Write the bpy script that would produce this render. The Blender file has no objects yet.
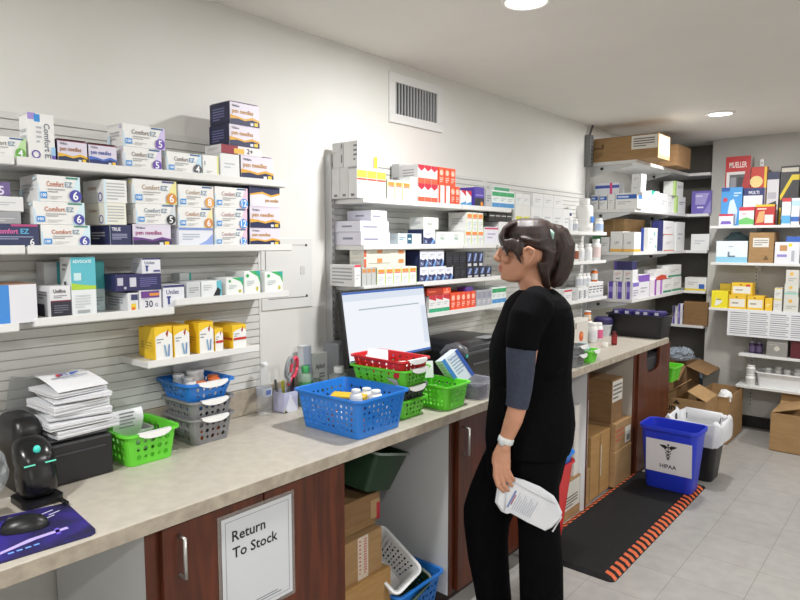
import bpy, bmesh, math, random
from mathutils import Vector, Matrix
from mathutils.geometry import tessellate_polygon
random.seed(7)
S = bpy.context.scene
COL = S.collection
R = math.radians

# ------------------------------------------------------------------ camera
CX, CY, CZ = 2.15, 0.0, 1.62
FPX = 640.0
PITCH = math.atan(58/640.0)
YAW = math.atan(542/640.0*math.cos(PITCH))
cam_d = bpy.data.cameras.new('camera')
cam_d.sensor_width = 36.0
cam_d.lens = FPX/800*36
cam_d.clip_start = 0.05
cam = bpy.data.objects.new('camera', cam_d)
COL.objects.link(cam)
cam.location = (CX, CY, CZ)
cam.rotation_euler = (math.pi/2-PITCH, 0, YAW)
S.camera = cam
FW = Vector((-math.sin(YAW)*math.cos(PITCH), math.cos(YAW)*math.cos(PITCH), -math.sin(PITCH)))
RT = Vector((math.cos(YAW), math.sin(YAW), 0))
UP = RT.cross(FW)
CP = Vector((CX, CY, CZ))
def ray(x, y): return FW*FPX+RT*(x-400)-UP*(y-300)
def onx(x, y, X):
    r = ray(x, y); return CP+r*((X-CX)/r.x)
def ony(x, y, Y):
    r = ray(x, y); return CP+r*((Y-CY)/r.y)
def onz(x, y, Z):
    r = ray(x, y); return CP+r*((Z-CZ)/r.z)
def pix(p):
    v = Vector(p)-CP; z = v.dot(FW)
    return 400+FPX*v.dot(RT)/z, 300-FPX*v.dot(UP)/z

# ------------------------------------------------------------------ materials
def lin(h):
    if isinstance(h, str):
        h = h.lstrip('#'); c = [int(h[i:i+2], 16)/255 for i in (0, 2, 4)]
    else: c = [v/255 for v in h]
    return tuple(v/12.92 if v <= .04045 else ((v+.055)/1.055)**2.4 for v in c)+(1,)
MATS = {}
def M(h, rough=.55, metal=0., alpha=None, trans=0., name=None):
    k = (h, rough, metal, alpha, trans)
    if k in MATS: return MATS[k]
    m = bpy.data.materials.new(name or 'plain_%s' % str(h).strip('#'))
    m.use_nodes = True
    b = m.node_tree.nodes['Principled BSDF']
    b.inputs['Base Color'].default_value = lin(h)
    b.inputs['Roughness'].default_value = rough
    b.inputs['Metallic'].default_value = metal
    if alpha is not None: b.inputs['Alpha'].default_value = alpha
    if trans: b.inputs['Transmission Weight'].default_value = trans
    MATS[k] = m
    return m
def emit(h, strength, name):
    m = bpy.data.materials.new(name); m.use_nodes = True
    nt = m.node_tree; nt.nodes.clear()
    e = nt.nodes.new('ShaderNodeEmission'); o = nt.nodes.new('ShaderNodeOutputMaterial')
    e.inputs[0].default_value = lin(h); e.inputs[1].default_value = strength
    nt.links.new(e.outputs[0], o.inputs[0]); return m
def noise_mat(name, h1, h2, scale=(1,1,1), nscale=6, rough=.5, detail=6, bump=0., lo=.35, hi=.65, dist=0.):
    m = bpy.data.materials.new(name); m.use_nodes = True
    nt = m.node_tree; b = nt.nodes['Principled BSDF']
    tc = nt.nodes.new('ShaderNodeTexCoord'); mp = nt.nodes.new('ShaderNodeMapping')
    n = nt.nodes.new('ShaderNodeTexNoise'); r = nt.nodes.new('ShaderNodeValToRGB')
    mp.inputs['Scale'].default_value = scale
    n.inputs['Scale'].default_value = nscale; n.inputs['Detail'].default_value = detail; n.inputs['Distortion'].default_value = dist
    r.color_ramp.elements[0].position = lo; r.color_ramp.elements[1].position = hi
    r.color_ramp.elements[0].color = lin(h1); r.color_ramp.elements[1].color = lin(h2)
    L = nt.links.new
    L(tc.outputs['Object'], mp.inputs[0]); L(mp.outputs[0], n.inputs['Vector'])
    L(n.outputs['Fac'], r.inputs[0]); L(r.outputs[0], b.inputs['Base Color'])
    b.inputs['Roughness'].default_value = rough
    if bump:
        bp = nt.nodes.new('ShaderNodeBump'); bp.inputs['Strength'].default_value = bump; bp.inputs['Distance'].default_value = .002
        L(n.outputs['Fac'], bp.inputs['Height']); L(bp.outputs[0], b.inputs['Normal'])
    return m
def floor_mat():
    m = bpy.data.materials.new('vinyl_floor_tiles'); m.use_nodes = True
    nt = m.node_tree; b = nt.nodes['Principled BSDF']; L = nt.links.new
    tc = nt.nodes.new('ShaderNodeTexCoord'); mp = nt.nodes.new('ShaderNodeMapping')
    mp.inputs['Location'].default_value = (-1.205+.305*8, 2.44, 0)
    br = nt.nodes.new('ShaderNodeTexBrick')
    br.offset = 0; br.inputs['Scale'].default_value = 1; br.inputs['Brick Width'].default_value = .31
    br.inputs['Row Height'].default_value = .31; br.inputs['Mortar Size'].default_value = .0014
    br.inputs['Color1'].default_value = lin('#a3a09b'); br.inputs['Color2'].default_value = lin('#9f9c97'); br.inputs['Mortar'].default_value = lin('#7d7870')
    n = nt.nodes.new('ShaderNodeTexNoise'); n.inputs['Scale'].default_value = 14; n.inputs['Detail'].default_value = 8
    n2 = nt.nodes.new('ShaderNodeTexNoise'); n2.inputs['Scale'].default_value = 2.2; n2.inputs['Detail'].default_value = 4
    r = nt.nodes.new('ShaderNodeValToRGB'); r.color_ramp.elements[0].position = .3; r.color_ramp.elements[1].position = .62
    r.color_ramp.elements[0].color = (.88, .88, .885, 1); r.color_ramp.elements[1].color = (1, 1, 1, 1)
    r2 = nt.nodes.new('ShaderNodeValToRGB'); r2.color_ramp.elements[0].position = .3; r2.color_ramp.elements[1].position = .7
    r2.color_ramp.elements[0].color = (.9, .905, .92, 1); r2.color_ramp.elements[1].color = (1, 1, 1, 1)
    mx = nt.nodes.new('ShaderNodeMix'); mx.data_type = 'RGBA'; mx.blend_type = 'MULTIPLY'; mx.inputs[0].default_value = 1
    mx2 = nt.nodes.new('ShaderNodeMix'); mx2.data_type = 'RGBA'; mx2.blend_type = 'MULTIPLY'; mx2.inputs[0].default_value = 1
    L(tc.outputs['Object'], mp.inputs[0]); L(mp.outputs[0], br.inputs['Vector'])
    L(tc.outputs['Object'], n.inputs['Vector']); L(tc.outputs['Object'], n2.inputs['Vector'])
    L(n.outputs['Fac'], r.inputs[0]); L(n2.outputs['Fac'], r2.inputs[0])
    L(br.outputs['Color'], mx.inputs[6]); L(r.outputs[0], mx.inputs[7])
    L(mx.outputs[2], mx2.inputs[6]); L(r2.outputs[0], mx2.inputs[7]); L(mx2.outputs[2], b.inputs['Base Color'])
    b.inputs['Roughness'].default_value = .42
    return m
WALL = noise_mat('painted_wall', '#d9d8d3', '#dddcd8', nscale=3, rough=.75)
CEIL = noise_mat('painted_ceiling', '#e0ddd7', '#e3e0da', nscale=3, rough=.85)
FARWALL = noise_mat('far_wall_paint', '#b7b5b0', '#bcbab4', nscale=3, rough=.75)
GREYWALL = noise_mat('alcove_shade_grey', '#6f6c66', '#75726c', nscale=3, rough=.8)  # darker grey than the other walls: the alcove's shade put into the colour
SLAT = noise_mat('slatwall_melamine', '#cfcfcb', '#d3d3cf', nscale=8, rough=.5)
SHELF = M('#d8d8d6', .45, name='white_shelf_steel')
LAMI = noise_mat('beige_laminate', '#b4ada1', '#bfb8ab', nscale=26, rough=.4, detail=8)
LAMI_E = noise_mat('beige_laminate_edge', '#9c9182', '#b3a998', nscale=26, rough=.5, detail=8)
CHERRY = noise_mat('cherry_wood', '#451e0e', '#622d15', scale=(9, 9, .7), nscale=4, rough=.38, detail=8, dist=.6)
MELA = noise_mat('white_melamine', '#d2d4d6', '#d6d8da', nscale=4, rough=.5)
CARD = noise_mat('corrugated_cardboard', '#97774f', '#a28158', scale=(1, 1, 5), nscale=9, rough=.85)
CARD_D = noise_mat('brown_cardboard', '#80613f', '#8a6a47', scale=(1, 1, 5), nscale=9, rough=.85)
KRAFT = noise_mat('golden_cardboard', '#a07b49', '#a88350', scale=(1, 1, 5), nscale=9, rough=.85)
BLACKP = M('#121214', .4, name='black_plastic')
STEEL = M('#c9c9c6', .3, .9, name='brushed_steel')

# ------------------------------------------------------------------ mesh builder
class MB:
    def __init__(s): s.v = []; s.f = []; s.m = []; s.mats = []
    def mi(s, m):
        if m not in s.mats: s.mats.append(m)
        return s.mats.index(m)
    def add(s, vs, fs, m, T=None):
        o = len(s.v); k = s.mi(m)
        for p in vs:
            p = Vector(p); s.v.append(T @ p if T else p)
        for f in fs: s.f.append([i+o for i in f]); s.m.append(k)
    def box(s, x0, x1, y0, y1, z0, z1, m, T=None, bev=0.):
        b = bev
        if b <= 0:
            vs = [(x, y, z) for z in (z0, z1) for y in (y0, y1) for x in (x0, x1)]
            s.add(vs, [(0, 2, 3, 1), (4, 5, 7, 6), (0, 1, 5, 4), (1, 3, 7, 5), (3, 2, 6, 7), (2, 0, 4, 6)], m, T); return
        bm = bmesh.new(); bmesh.ops.create_cube(bm, size=1)
        for v in bm.verts: v.co = Vector(((x0+x1)/2+v.co.x*(x1-x0), (y0+y1)/2+v.co.y*(y1-y0), (z0+z1)/2+v.co.z*(z1-z0)))
        bmesh.ops.bevel(bm, geom=bm.edges[:], offset=b, segments=2, affect='EDGES', profile=.5)
        bm.verts.index_update()
        s.add([v.co.copy() for v in bm.verts], [[v.index for v in f.verts] for f in bm.faces], m, T); bm.free()
    def prism(s, pts, z0, z1, m, T=None):
        n = len(pts)
        vs = [(x, y, z0) for x, y in pts]+[(x, y, z1) for x, y in pts]
        fs = [tuple(range(n-1, -1, -1)), tuple(range(n, 2*n))]+[(i, (i+1) % n, n+(i+1) % n, n+i) for i in range(n)]
        s.add(vs, fs, m, T)
    def rings(s, rs, m, T=None, cap=True, close=True):
        n = len(rs[0]); vs = [p for r in rs for p in r]; fs = []
        for k in range(len(rs)-1):
            for i in range(n if close else n-1):
                j = (i+1) % n; fs.append((k*n+i, k*n+j, (k+1)*n+j, (k+1)*n+i))
        if cap: fs.append(tuple(range(n-1, -1, -1))); fs.append(tuple((len(rs)-1)*n+i for i in range(n)))
        s.add(vs, fs, m, T)
    def lathe(s, prof, m, T=None, n=20, cap=True):
        s.rings([[(r*math.cos(2*math.pi*i/n), r*math.sin(2*math.pi*i/n), z) for i in range(n)] for r, z in prof], m, T, cap)
    def tube(s, pts, r, m, T=None, n=8, cap=True, flat=None):
        pts = [Vector(p) for p in pts]; rr = r if isinstance(r, (list, tuple)) else [r]*len(pts)
        rs = []; prev = None
        for i, p in enumerate(pts):
            t = (pts[min(i+1, len(pts)-1)]-pts[max(i-1, 0)]).normalized()
            a = prev if prev else (Vector((0, 0, 1)) if abs(t.z) < .9 else Vector((1, 0, 0)))
            u = (a-t*a.dot(t)).normalized(); w = t.cross(u); prev = u
            k = flat or 1
            rs.append([p+u*(rr[i]*math.cos(2*math.pi*j/n))+w*(rr[i]*k*math.sin(2*math.pi*j/n)) for j in range(n)])
        s.rings(rs, m, T, cap)
    def ball(s, c, rad, m, T=None, n=14, k=8):
        rx, ry, rz = rad if isinstance(rad, (list, tuple)) else (rad,)*3
        rs = []
        for j in range(1, k):
            a = math.pi*j/k
            rs.append([(c[0]+rx*math.sin(a)*math.cos(2*math.pi*i/n), c[1]+ry*math.sin(a)*math.sin(2*math.pi*i/n), c[2]-rz*math.cos(a)) for i in range(n)])
        s.rings(rs, m, T, True)
    def build(s, name, parent=None, loc=None, rotz=0., smooth=False, angle=None):
        me = bpy.data.meshes.new(name)
        me.from_pydata([tuple(v) for v in s.v], [], s.f)
        for m in s.mats: me.materials.append(m)
        me.polygons.foreach_set('material_index', s.m)
        if smooth: me.polygons.foreach_set('use_smooth', [True]*len(me.polygons))
        me.update()
        bm = bmesh.new(); bm.from_mesh(me); bmesh.ops.recalc_face_normals(bm, faces=bm.faces)
        bm.to_mesh(me); bm.free()
        if smooth and angle:
            try: me.set_sharp_from_angle(angle=R(angle))
            except Exception: pass
        o = bpy.data.objects.new(name, me); COL.objects.link(o)
        if parent: o.parent = parent
        if loc is not None: o.location = loc
        if rotz: o.rotation_euler = (0, 0, rotz)
        return o
def tag(o, label, cat, group=None):
    o['label'] = label; o['category'] = cat
    if group: o['group'] = group
    return o
def empty(name, loc, label, cat, group=None, rotz=0.):
    o = bpy.data.objects.new(name, None); COL.objects.link(o); o.location = loc; o.rotation_euler = (0, 0, rotz)
    o.empty_display_size = .05
    return tag(o, label, cat, group)
def struct(mb, name, **k):
    o = mb.build(name, **k); o['kind'] = 'structure'; return o

# text outlines as flat meshes
TXT = {}
def text_geo(s, bold=False):
    k = (s, bold)
    if k in TXT: return TXT[k]
    c = bpy.data.curves.new('t', 'FONT'); c.body = s; c.size = 1; c.resolution_u = 2
    if bold: c.offset = .018
    o = bpy.data.objects.new('t', c); COL.objects.link(o)
    bpy.context.view_layer.update()
    me = o.evaluated_get(bpy.context.evaluated_depsgraph_get()).to_mesh()
    vs = [v.co.copy() for v in me.vertices]; fs = [list(p.vertices) for p in me.polygons]
    o.evaluated_get(bpy.context.evaluated_depsgraph_get()).to_mesh_clear()
    bpy.data.objects.remove(o); bpy.data.curves.remove(c)
    x0 = min(v.x for v in vs); x1 = max(v.x for v in vs)
    TXT[k] = (vs, fs, x0, x1); return TXT[k]
def put_text(mb, s, T, h, m, maxw=None, align='l', bold=False, rot=0):
    """T maps the plane (u right, v up, n out); h = letter height (capital) in metres"""
    vs, fs, x0, x1 = text_geo(s, bold); k = h/.7; kx = k
    if maxw and (x1-x0)*k > maxw: kx = maxw/(x1-x0)
    off = -x0*kx if align == 'l' else -(x0+x1)/2*kx
    mb.add([(v.x*kx+off, v.y*k, 0) for v in vs], fs, m, T @ Matrix.Rotation(rot, 4, 'Z'))
# ------------------------------------------------------------------ printed cartons
def face_T(face, w, d, h, du, dv, k):
    """matrix placing plane coords (u right, v up) at fraction (du,dv) of a carton face, k = print layer"""
    e = .0003*(k+1)
    if face == 'F': return Matrix(((1, 0, 0, -w/2+du*w), (0, 0, -1, -d/2-e), (0, 1, 0, dv*h), (0, 0, 0, 1)))
    if face == 'L': return Matrix(((0, 0, -1, -w/2-e), (-1, 0, 0, d/2-du*d), (0, 1, 0, dv*h), (0, 0, 0, 1)))
    if face == 'R': return Matrix(((0, 0, 1, w/2+e), (1, 0, 0, -d/2+du*d), (0, 1, 0, dv*h), (0, 0, 0, 1)))
    return Matrix(((1, 0, 0, -w/2+du*w), (0, 1, 0, -d/2+dv*d), (0, 0, 1, h+e), (0, 0, 0, 1)))
def carton_mesh(w, d, h, base, ops, bev=.0012):
    mb = MB()
    bm_ = base if not isinstance(base, str) else M(base, .5)
    mb.box(-w/2, w/2, -d/2, d/2, 0, h, bm_, bev=min(bev, w/6, h/6))
    for k, op in enumerate(ops):
        t, face = op[0], op[1]
        fw = w if face in 'FT' else d
        fh = h if face != 'T' else d
        if t == 'r':
            u0, v0, u1, v1, c = op[2:7]
            T = face_T(face, w, d, h, u0, v0, k)
            a, b = (u1-u0)*fw, (v1-v0)*fh
            mb.add([(0, 0, 0), (a, 0, 0), (a, b, 0), (0, b, 0)], [(0, 1, 2, 3)], c if not isinstance(c, str) else M(c, .5), T)
        elif t == 'p':
            T = face_T(face, w, d, h, 0, 0, k)
            pts = [Vector((u*fw, v*fh, 0)) for u, v in op[2]]
            tri = tessellate_polygon([pts])
            mb.add(pts, [tuple(x) for x in tri], M(op[3], .5), T)
        elif t == 'c':
            u, v, r, c = op[2:6]
            T = face_T(face, w, d, h, u, v, k); rr = r*fh
            mb.add([(rr*math.cos(i*math.pi/8), rr*math.sin(i*math.pi/8), 0) for i in range(16)], [tuple(range(16))], M(c, .5), T)
        elif t == 'o':
            u, v, r, c = op[2:6]
            T = face_T(face, w, d, h, u, v, k); rr = r*fh; n = 18
            mb.add([(q*rr*math.cos(2*math.pi*i/n), q*rr*math.sin(2*math.pi*i/n), 0) for q in (1, .72) for i in range(n)],
                   [(i, (i+1) % n, n+(i+1) % n, n+i) for i in range(n)], M(c, .5), T)
        elif t == 't':
            u, v, hf, s, c = op[2:7]
            mw = op[7]*fw if len(op) > 7 and op[7] else None
            al = op[8] if len(op) > 8 else 'l'
            rot = op[9] if len(op) > 9 else 0
            put_text(mb, s, face_T(face, w, d, h, u, v, k), hf*fh, M(c, .5), mw, al, True, rot)
        elif t == 'l':
            u0, v0, u1, v1, n, c = op[2:8]
            for i in range(n):
                vv = v1-(v1-v0)*(i+.5)/n
                th = (v1-v0)/n*.42
                T = face_T(face, w, d, h, u0, vv-th/2, k)
                a = (u1-u0)*fw*(1 if i < n-1 else .6)
                mb.add([(0, 0, 0), (a, 0, 0), (a, th*fh, 0), (0, th*fh, 0)], [(0, 1, 2, 3)], M(c, .5), T)
    return mb
# --- designs (base colour, print on each face)
W = '#e6e6e4'
SIDE = [('l', 'L', .2, .3, .8, .7, 3, '#b9bbbf'), ('r', 'L', 0, .97, 1, 1, '#cfd0d2')]
def comfort(num, numc, edge, namec='#8a7f78', ez='#7f98ac', bar='#2f5f8f'):
    return (W, [('p', 'F', [(.72, 0), (1, 0), (1, 1), (.93, 1)], edge), ('p', 'F', [(.0, 0), (.05, 0), (.02, .7), (0, .7)], '#bcd9ea'),
        ('r', 'F', .66, .9, .95, .97, bar), ('t', 'F', .2, .58, .2, 'Comfort', namec, .4), ('t', 'F', .63, .58, .2, 'EZ', ez, .18),
        ('l', 'F', .22, .34, .62, .52, 2, '#aaaaaa'), ('r', 'F', .05, .12, .2, .36, '#3d8fd6'), ('t', 'F', .07, .18, .12, '100', '#ffffff', .11),
        ('l', 'F', .26, .1, .55, .24, 2, '#c0c0c0'), ('c', 'F', .87, .25, .24, numc), ('t', 'F', .87, .1, .32, num, '#eef0f4', .17, 'c')]+SIDE+
        [('r', 'L', .05, .1, .25, .5, '#cfe3ef'), ('r', 'L', .82, .82, .98, .92, edge)])
def pen(c1, c2, band, body='#d9d3e2', side='#1d2044', name='#a06a3a'):
    return (body, [('r', 'F', 0, .95, 1, 1, band), ('t', 'F', .07, .8, .09, 'TRUEplus', side, .25), ('t', 'F', .07, .53, .19, 'pen needles', name, .72),
        ('p', 'F', [(0, .22), (.25, .28), (.5, .2), (.75, .3), (1, .2), (1, .32), (.75, .42), (.5, .3), (.25, .38), (0, .42)], c1),
        ('p', 'F', [(0, 0), (1, 0), (1, .22), (.75, .31), (.5, .21), (.25, .29), (0, .24)], c2), ('r', 'F', .82, .05, .94, .2, '#f2c63a'), ('r', 'F', .68, .05, .78, .17, '#d9dbe6'),
        ('r', 'L', 0, 0, 1, 1, side), ('l', 'L', .15, .2, .75, .8, 5, '#6f73a0'), ('r', 'T', 0, 0, 1, 1, band)])
def labelbox(top='#f08a3a', edge='#b9d96a', base=W):
    return (base, [('r', 'F', 0, 0, .06, 1, edge), ('r', 'F', .94, 0, 1, 1, edge), ('r', 'F', .12, .72, .9, .9, top), ('r', 'F', .12, .66, .9, .7, '#e8584a'),
        ('l', 'F', .2, .2, .8, .5, 3, '#c4ccd2'), ('r', 'F', .3, .08, .6, .12, '#9cc4dd')]+SIDE)
def yellowbox(red=False):
    o = [('p', 'F', [(.06, 0), (1, 0), (1, .74), (.75, .86), (.3, .78), (.06, .7)], '#e9e9e6'), ('p', 'F', [(.62, .78), (.8, .92), (.76, .74), (.7, .66)], '#9a3a1c'),
         ('l', 'F', .12, .48, .5, .66, 2, '#8f979c'), ('r', 'T', 0, 0, 1, 1, '#d9ad1c'), ('r', 'L', .2, .25, .8, .6, '#e2bb2e'), ('l', 'L', .25, .3, .75, .55, 3, '#a58a2a')]
    if red: o += [('r', 'F', .08, .36, .98, .46, '#c3352b'), ('r', 'L', 0, .36, 1, .46, '#b4502a')]
    else: o += [('p', 'F', [(.6, .08), (.68, .08), (.58, .44), (.5, .44)], '#6f9fc8'), ('p', 'F', [(.72, .08), (.8, .08), (.84, .44), (.76, .44)], '#5a86b8')]
    return ('#e8c128', o)
def plainwhite(c='#b8bcc2', base='#dfe0e0'):
    return (base, [('l', 'F', .2, .35, .75, .65, 2, c)]+SIDE)
def greencorner():
    return ('#e3e6e4', [('p', 'F', [(.3, 1), (1, 1), (1, .45), (.85, .75)], '#3fae62'), ('p', 'F', [(.7, 1), (1, 1), (1, .7)], '#2fa39a'),
        ('c', 'F', .2, .8, .08, '#3aa655'), ('l', 'F', .15, .35, .6, .6, 3, '#b6c3c4'), ('r', 'F', .74, .12, .86, .3, '#c9c03a'), ('l', 'L', .25, .3, .8, .75, 4, '#8b9092')])
def purplecard(base='#e3e2e8'):
    return (base, [('r', 'F', .1, .0, .5, 1, '#5b49a8'), ('r', 'F', .1, .3, .5, .62, '#8a7cc8'), ('l', 'F', .58, .3, .92, .6, 3, '#b4b0c4'), ('r', 'R', .05, .72, .95, .95, '#7a68bc'), ('l', 'R', .15, .25, .85, .6, 3, '#a9a6b8')]+SIDE)
def bluewave(txt=None):
    return (W, [('r', 'F', .05, .62, .95, .9, '#2f5fb4'), ('r', 'F', .1, .7, .6, .82, '#c4d4ee'), ('l', 'F', .1, .25, .7, .5, 2, '#b0b6be'), ('r', 'R', .1, .6, .8, .85, '#3d6cc0')]+SIDE)
def grid(base, c1, c2, cols, rows=1, hi=.62):
    o = []
    for i in range(cols):
        for j in range(rows):
            u = i/cols; v = j/rows; a = 1/cols; b = 1/rows
            o += [('r', 'F', u+a*.06, v+b*hi, u+a*.94, v+b*.96, c1), ('r', 'F', u+a*.06, v+b*.04, u+a*.94, v+b*(hi-.32), c2)]
    return (base, o+SIDE)
def flu():
    return ('#e6e3e1', [('r', 'F', 0, .84, 1, 1, '#b8263a'), ('p', 'F', [(0, .84), (.5, .66), (1, .84)], '#b8263a'), ('r', 'F', 0, 0, 1, .3, '#e8593f'), ('l', 'F', .2, .42, .8, .6, 2, '#8fb79c'), ('r', 'L', 0, 0, 1, 1, '#c5c4c4'), ('l', 'L', .2, .2, .8, .8, 4, '#8d8e90')])
def orange():
    return ('#e5502e', [('c', 'F', .5, .7, .16, '#f2b9a4'), ('l', 'F', .2, .15, .8, .45, 3, '#f6cdbd'), ('r', 'F', 0, 0, .04, 1, '#b9391f'), ('l', 'L', .2, .2, .8, .8, 4, '#f2b9a4')])
def navywhite():
    return ('#dfe1ea', [('p', 'F', [(0, 0), (1, 0), (1, .3), (.7, .5), (.4, .42), (0, .5)], '#27305e'), ('p', 'F', [(.55, 0), (.8, 0), (1, .3), (.85, .4)], '#6f9bd2'), ('l', 'F', .2, .62, .8, .82, 2, '#a9acb9'), ('t', 'F', .1, .1, .22, 'N', '#b9c6e6'), ('r', 'L', 0, 0, 1, 1, '#262d55'), ('r', 'T', 0, 0, 1, 1, '#c7cad6')])
def blackmix():
    return ('#1c1d26', [('r', 'F', .15, .35, .85, .95, '#2a3a66'), ('p', 'F', [(.2, .4), (.5, .4), (.8, .9), (.5, .9)], '#8f9fc8'), ('r', 'F', .2, .08, .8, .26, '#c5c7cd'), ('l', 'L', .2, .2, .8, .8, 3, '#3a3b46')])
def greenblue():
    return ('#dfe6e4', [('r', 'F', 0, .68, 1, .92, '#2f9e62'), ('r', 'F', 0, .06, 1, .3, '#4a8fc6'), ('l', 'F', .15, .4, .85, .6, 2, '#a6b4b4'), ('l', 'L', .2, .2, .8, .8, 4, '#9a9ca0')])
def flat(c, l=None, lines=3):
    return (c, [('l', 'F', .15, .3, .85, .7, lines, l or '#ffffff')]+([('l', 'L', .2, .3, .8, .7, 3, l)] if l else []))
def solid(c): return (c, [])

# shelf registry: name -> (top z, front plane, axis)
SH = {}
BOXES = []
ORD = ['', 'second', 'third', 'fourth', 'fifth', 'sixth', 'seventh', 'eighth']
def ordw(i, n):
    if n == 1: return ''
    if i == 0: return 'leftmost'
    if i == n-1: return 'rightmost'
    if n == 3: return 'middle'
    return ORD[i]+' from left'
class Rec: pass
def cart(shelf, x0, x1, yt, look, label, on=None, d=.13, n=1, group=None, name='carton', front=None, tilt=0., back=0., cat='box', maxh=None, like=None, ymax=None):
    """n equal cartons side by side, fronts spanning image columns x0..x1 with tops at row yt, standing on a shelf or on another carton"""
    z0, P, ax = SH[shelf]
    z = on.top+.0004 if on else z0+.0004
    P = front if front is not None else P
    P = P-back if ax == 'x' else P+back
    pl = (lambda a, b: onx(a, b, P)) if ax == 'x' else (lambda a, b: ony(a, b, P))
    def coord(cx):
        yy = 240.
        for _ in range(4):
            p = pl(cx, yy); q = Vector(p); q.z = z
            yy = pix(q)[1]
        return (p.y if ax == 'x' else p.x)
    a, b = coord(x0), coord(x1)
    h = pl((x0+x1)/2, yt).z-z if yt else 1
    if maxh: h = min(h, maxh)
    h = max(h, .012)
    if like: a, b = like.a, like.b
    if ymax: b = min(b, ymax)
    if like and yt is None: h = like.top-like.z
    w = (b-a)/n
    out = []
    for i in range(n):
        c = a+w*(i+.5)
        ww = w-.0016
        mb = carton_mesh(ww, d, h, look[0], look[1])
        lab = label.replace('@', ordw(i, n)).replace('  ', ' ')
        o = mb.build(name)
        if ax == 'x': o.location = (P-d/2, c, z); o.rotation_euler = (0, 0, math.pi/2+tilt)
        else: o.location = (c, P+d/2, z); o.rotation_euler = (0, 0, tilt)
        tag(o, lab, cat, group or (None if n == 1 else label.replace('@', '').replace('  ', ' ').split(',')[0][:60]))
        out.append(o)
    r = Rec(); r.top = z+h; r.objs = out; r.a = a; r.b = b; r.z = z
    return r
# ------------------------------------------------------------------ room shell
RX, RY0, ZC = 4.3, -2.2, 2.52
mb = MB(); mb.box(-.1, RX+.1, RY0-.1, 6.7, -.1, 0, floor_mat()); struct(mb, 'floor')
mb = MB(); mb.box(-.1, RX+.1, RY0-.1, 6.7, ZC, ZC+.1, CEIL); struct(mb, 'ceiling')
mb = MB(); mb.box(-.1, 0, RY0-.1, 6.7, 0, ZC, WALL); struct(mb, 'wall_left')
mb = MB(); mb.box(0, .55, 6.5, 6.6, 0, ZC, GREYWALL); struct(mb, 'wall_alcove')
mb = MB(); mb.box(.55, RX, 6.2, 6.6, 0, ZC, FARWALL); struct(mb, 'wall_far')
mb = MB(); mb.box(RX, RX+.1, RY0-.1, 6.7, 0, ZC, WALL); struct(mb, 'wall_right')
mb = MB(); mb.box(0, RX, RY0-.1, RY0, 0, ZC, WALL); struct(mb, 'wall_back')
mb = MB(); mb.box(.55, RX, 6.188, 6.2, 0, .1, M('#1b1b1c', .5)); struct(mb, 'baseboard_far')

# recessed downlights (the lamps of the room)
LENS = emit('#fffaf0', 9, 'downlight_glow')
def downlight(x, y, label, power=62):
    t = empty('ceiling_downlight', (x, y, ZC), label, 'ceiling light', 'recessed ceiling lights')
    m = MB(); m.lathe([(.095, 0), (.095, -.006), (.082, -.012), (.076, -.008), (.076, 0)], M('#e9e8e4', .5), n=32, cap=False); m.build('trim_ring', t, smooth=True)
    m = MB(); m.lathe([(.0755, -.004), (.07, -.0075), (.03, -.009), (.001, -.009)], LENS, n=32); m.build('lens', t, smooth=True)
    l = bpy.data.lights.new('lamp', 'AREA'); l.shape = 'DISK'; l.size = .15; l.energy = power; l.color = (1, .997, .992)
    o = bpy.data.objects.new('lamp', l); COL.objects.link(o); o.parent = t; o.location = (0, 0, -.014)
downlight(.91, 2.2, 'bright round recessed light in the ceiling above the monitor', 36)
downlight(.91, 4.95, 'small bright round recessed light in the ceiling near the far shelves', 36)
for x, y in ((.95, -.5), (3.0, -.5), (3.0, 2.2), (3.0, 4.95)):
    downlight(x, y, 'recessed round ceiling light over the open floor outside the picture', 48)

# air vent on the left wall
a = onx(388, 71, 0); b = onx(440.5, 133, 0)
y0, y1, z1, z0 = a.y, b.y, a.z, b.z
t = empty('wall_vent', (0, (y0+y1)/2, z0), 'white metal air vent grille with vertical louvres high on the left wall', 'vent')
m = MB(); w = (y1-y0)/2; hh = z1-z0; wm = M('#dcdcda', .45)
for q in ((-w, w, 0, .045), (-w, w, hh-.045, hh), (-w, -w+.045, .045, hh-.045), (w-.045, w, .045, hh-.045)): m.box(0, .012, q[0], q[1], q[2], q[3], wm, bev=.002)
m.build('frame', t)
m = MB(); m.box(.0012, .003, -w+.04, w-.04, .04, hh-.04, M('#232425', .8)); m.build('backing', t)
m = MB()
nl = 15
for i in range(nl):
    yy = -w+.05+(2*w-.1)*i/(nl-1)
    m.box(.0032, .011, yy-.0045, yy+.0045, .044, hh-.044, M('#a3a5a6', .5))
m.build('louvres', t)

# slatwalls
def slatwall(y0, y1, z0, z1, label, kick=True):
    t = empty('slatwall_panel', (0, (y0+y1)/2, z0), label, 'slatwall')
    m = MB(); P = []; z = 0; H = z1-z0; s = .030; g = .004
    while z < H-.001:
        ze = min(z+s-g, H)
        P += [(.014, z), (.014, ze)]
        if ze+g < H: P += [(.007, ze+.0005), (.007, ze+g-.0005)]
        z += s
    P = [(.001, 0)]+P+[(.001, H)]
    w = (y1-y0)/2
    n = len(P)
    vs = [(x, -w, z) for x, z in P]+[(x, w, z) for x, z in P]
    fs = [(i, i+1, n+i+1, n+i) for i in range(n-1)]+[(n-1, 0, n, 2*n-1)]
    m.add(vs, fs, SLAT)
    m.build('grooved_board', t)
    for q in ((-w-.012, -w-.001), (w+.001, w+.012)):
        m = MB(); m.box(.001, .0155, q[0], q[1], 0, H, SHELF); m.build('end_trim', t)
    return t
slatwall(-.6, 1.63, 1.025, 2.005, 'light grey grooved slatwall panel behind the shelves nearest the camera')
slatwall(2.06, 3.32, 1.025, 2.0, 'light grey grooved slatwall panel behind the monitor and shelves')
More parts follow.
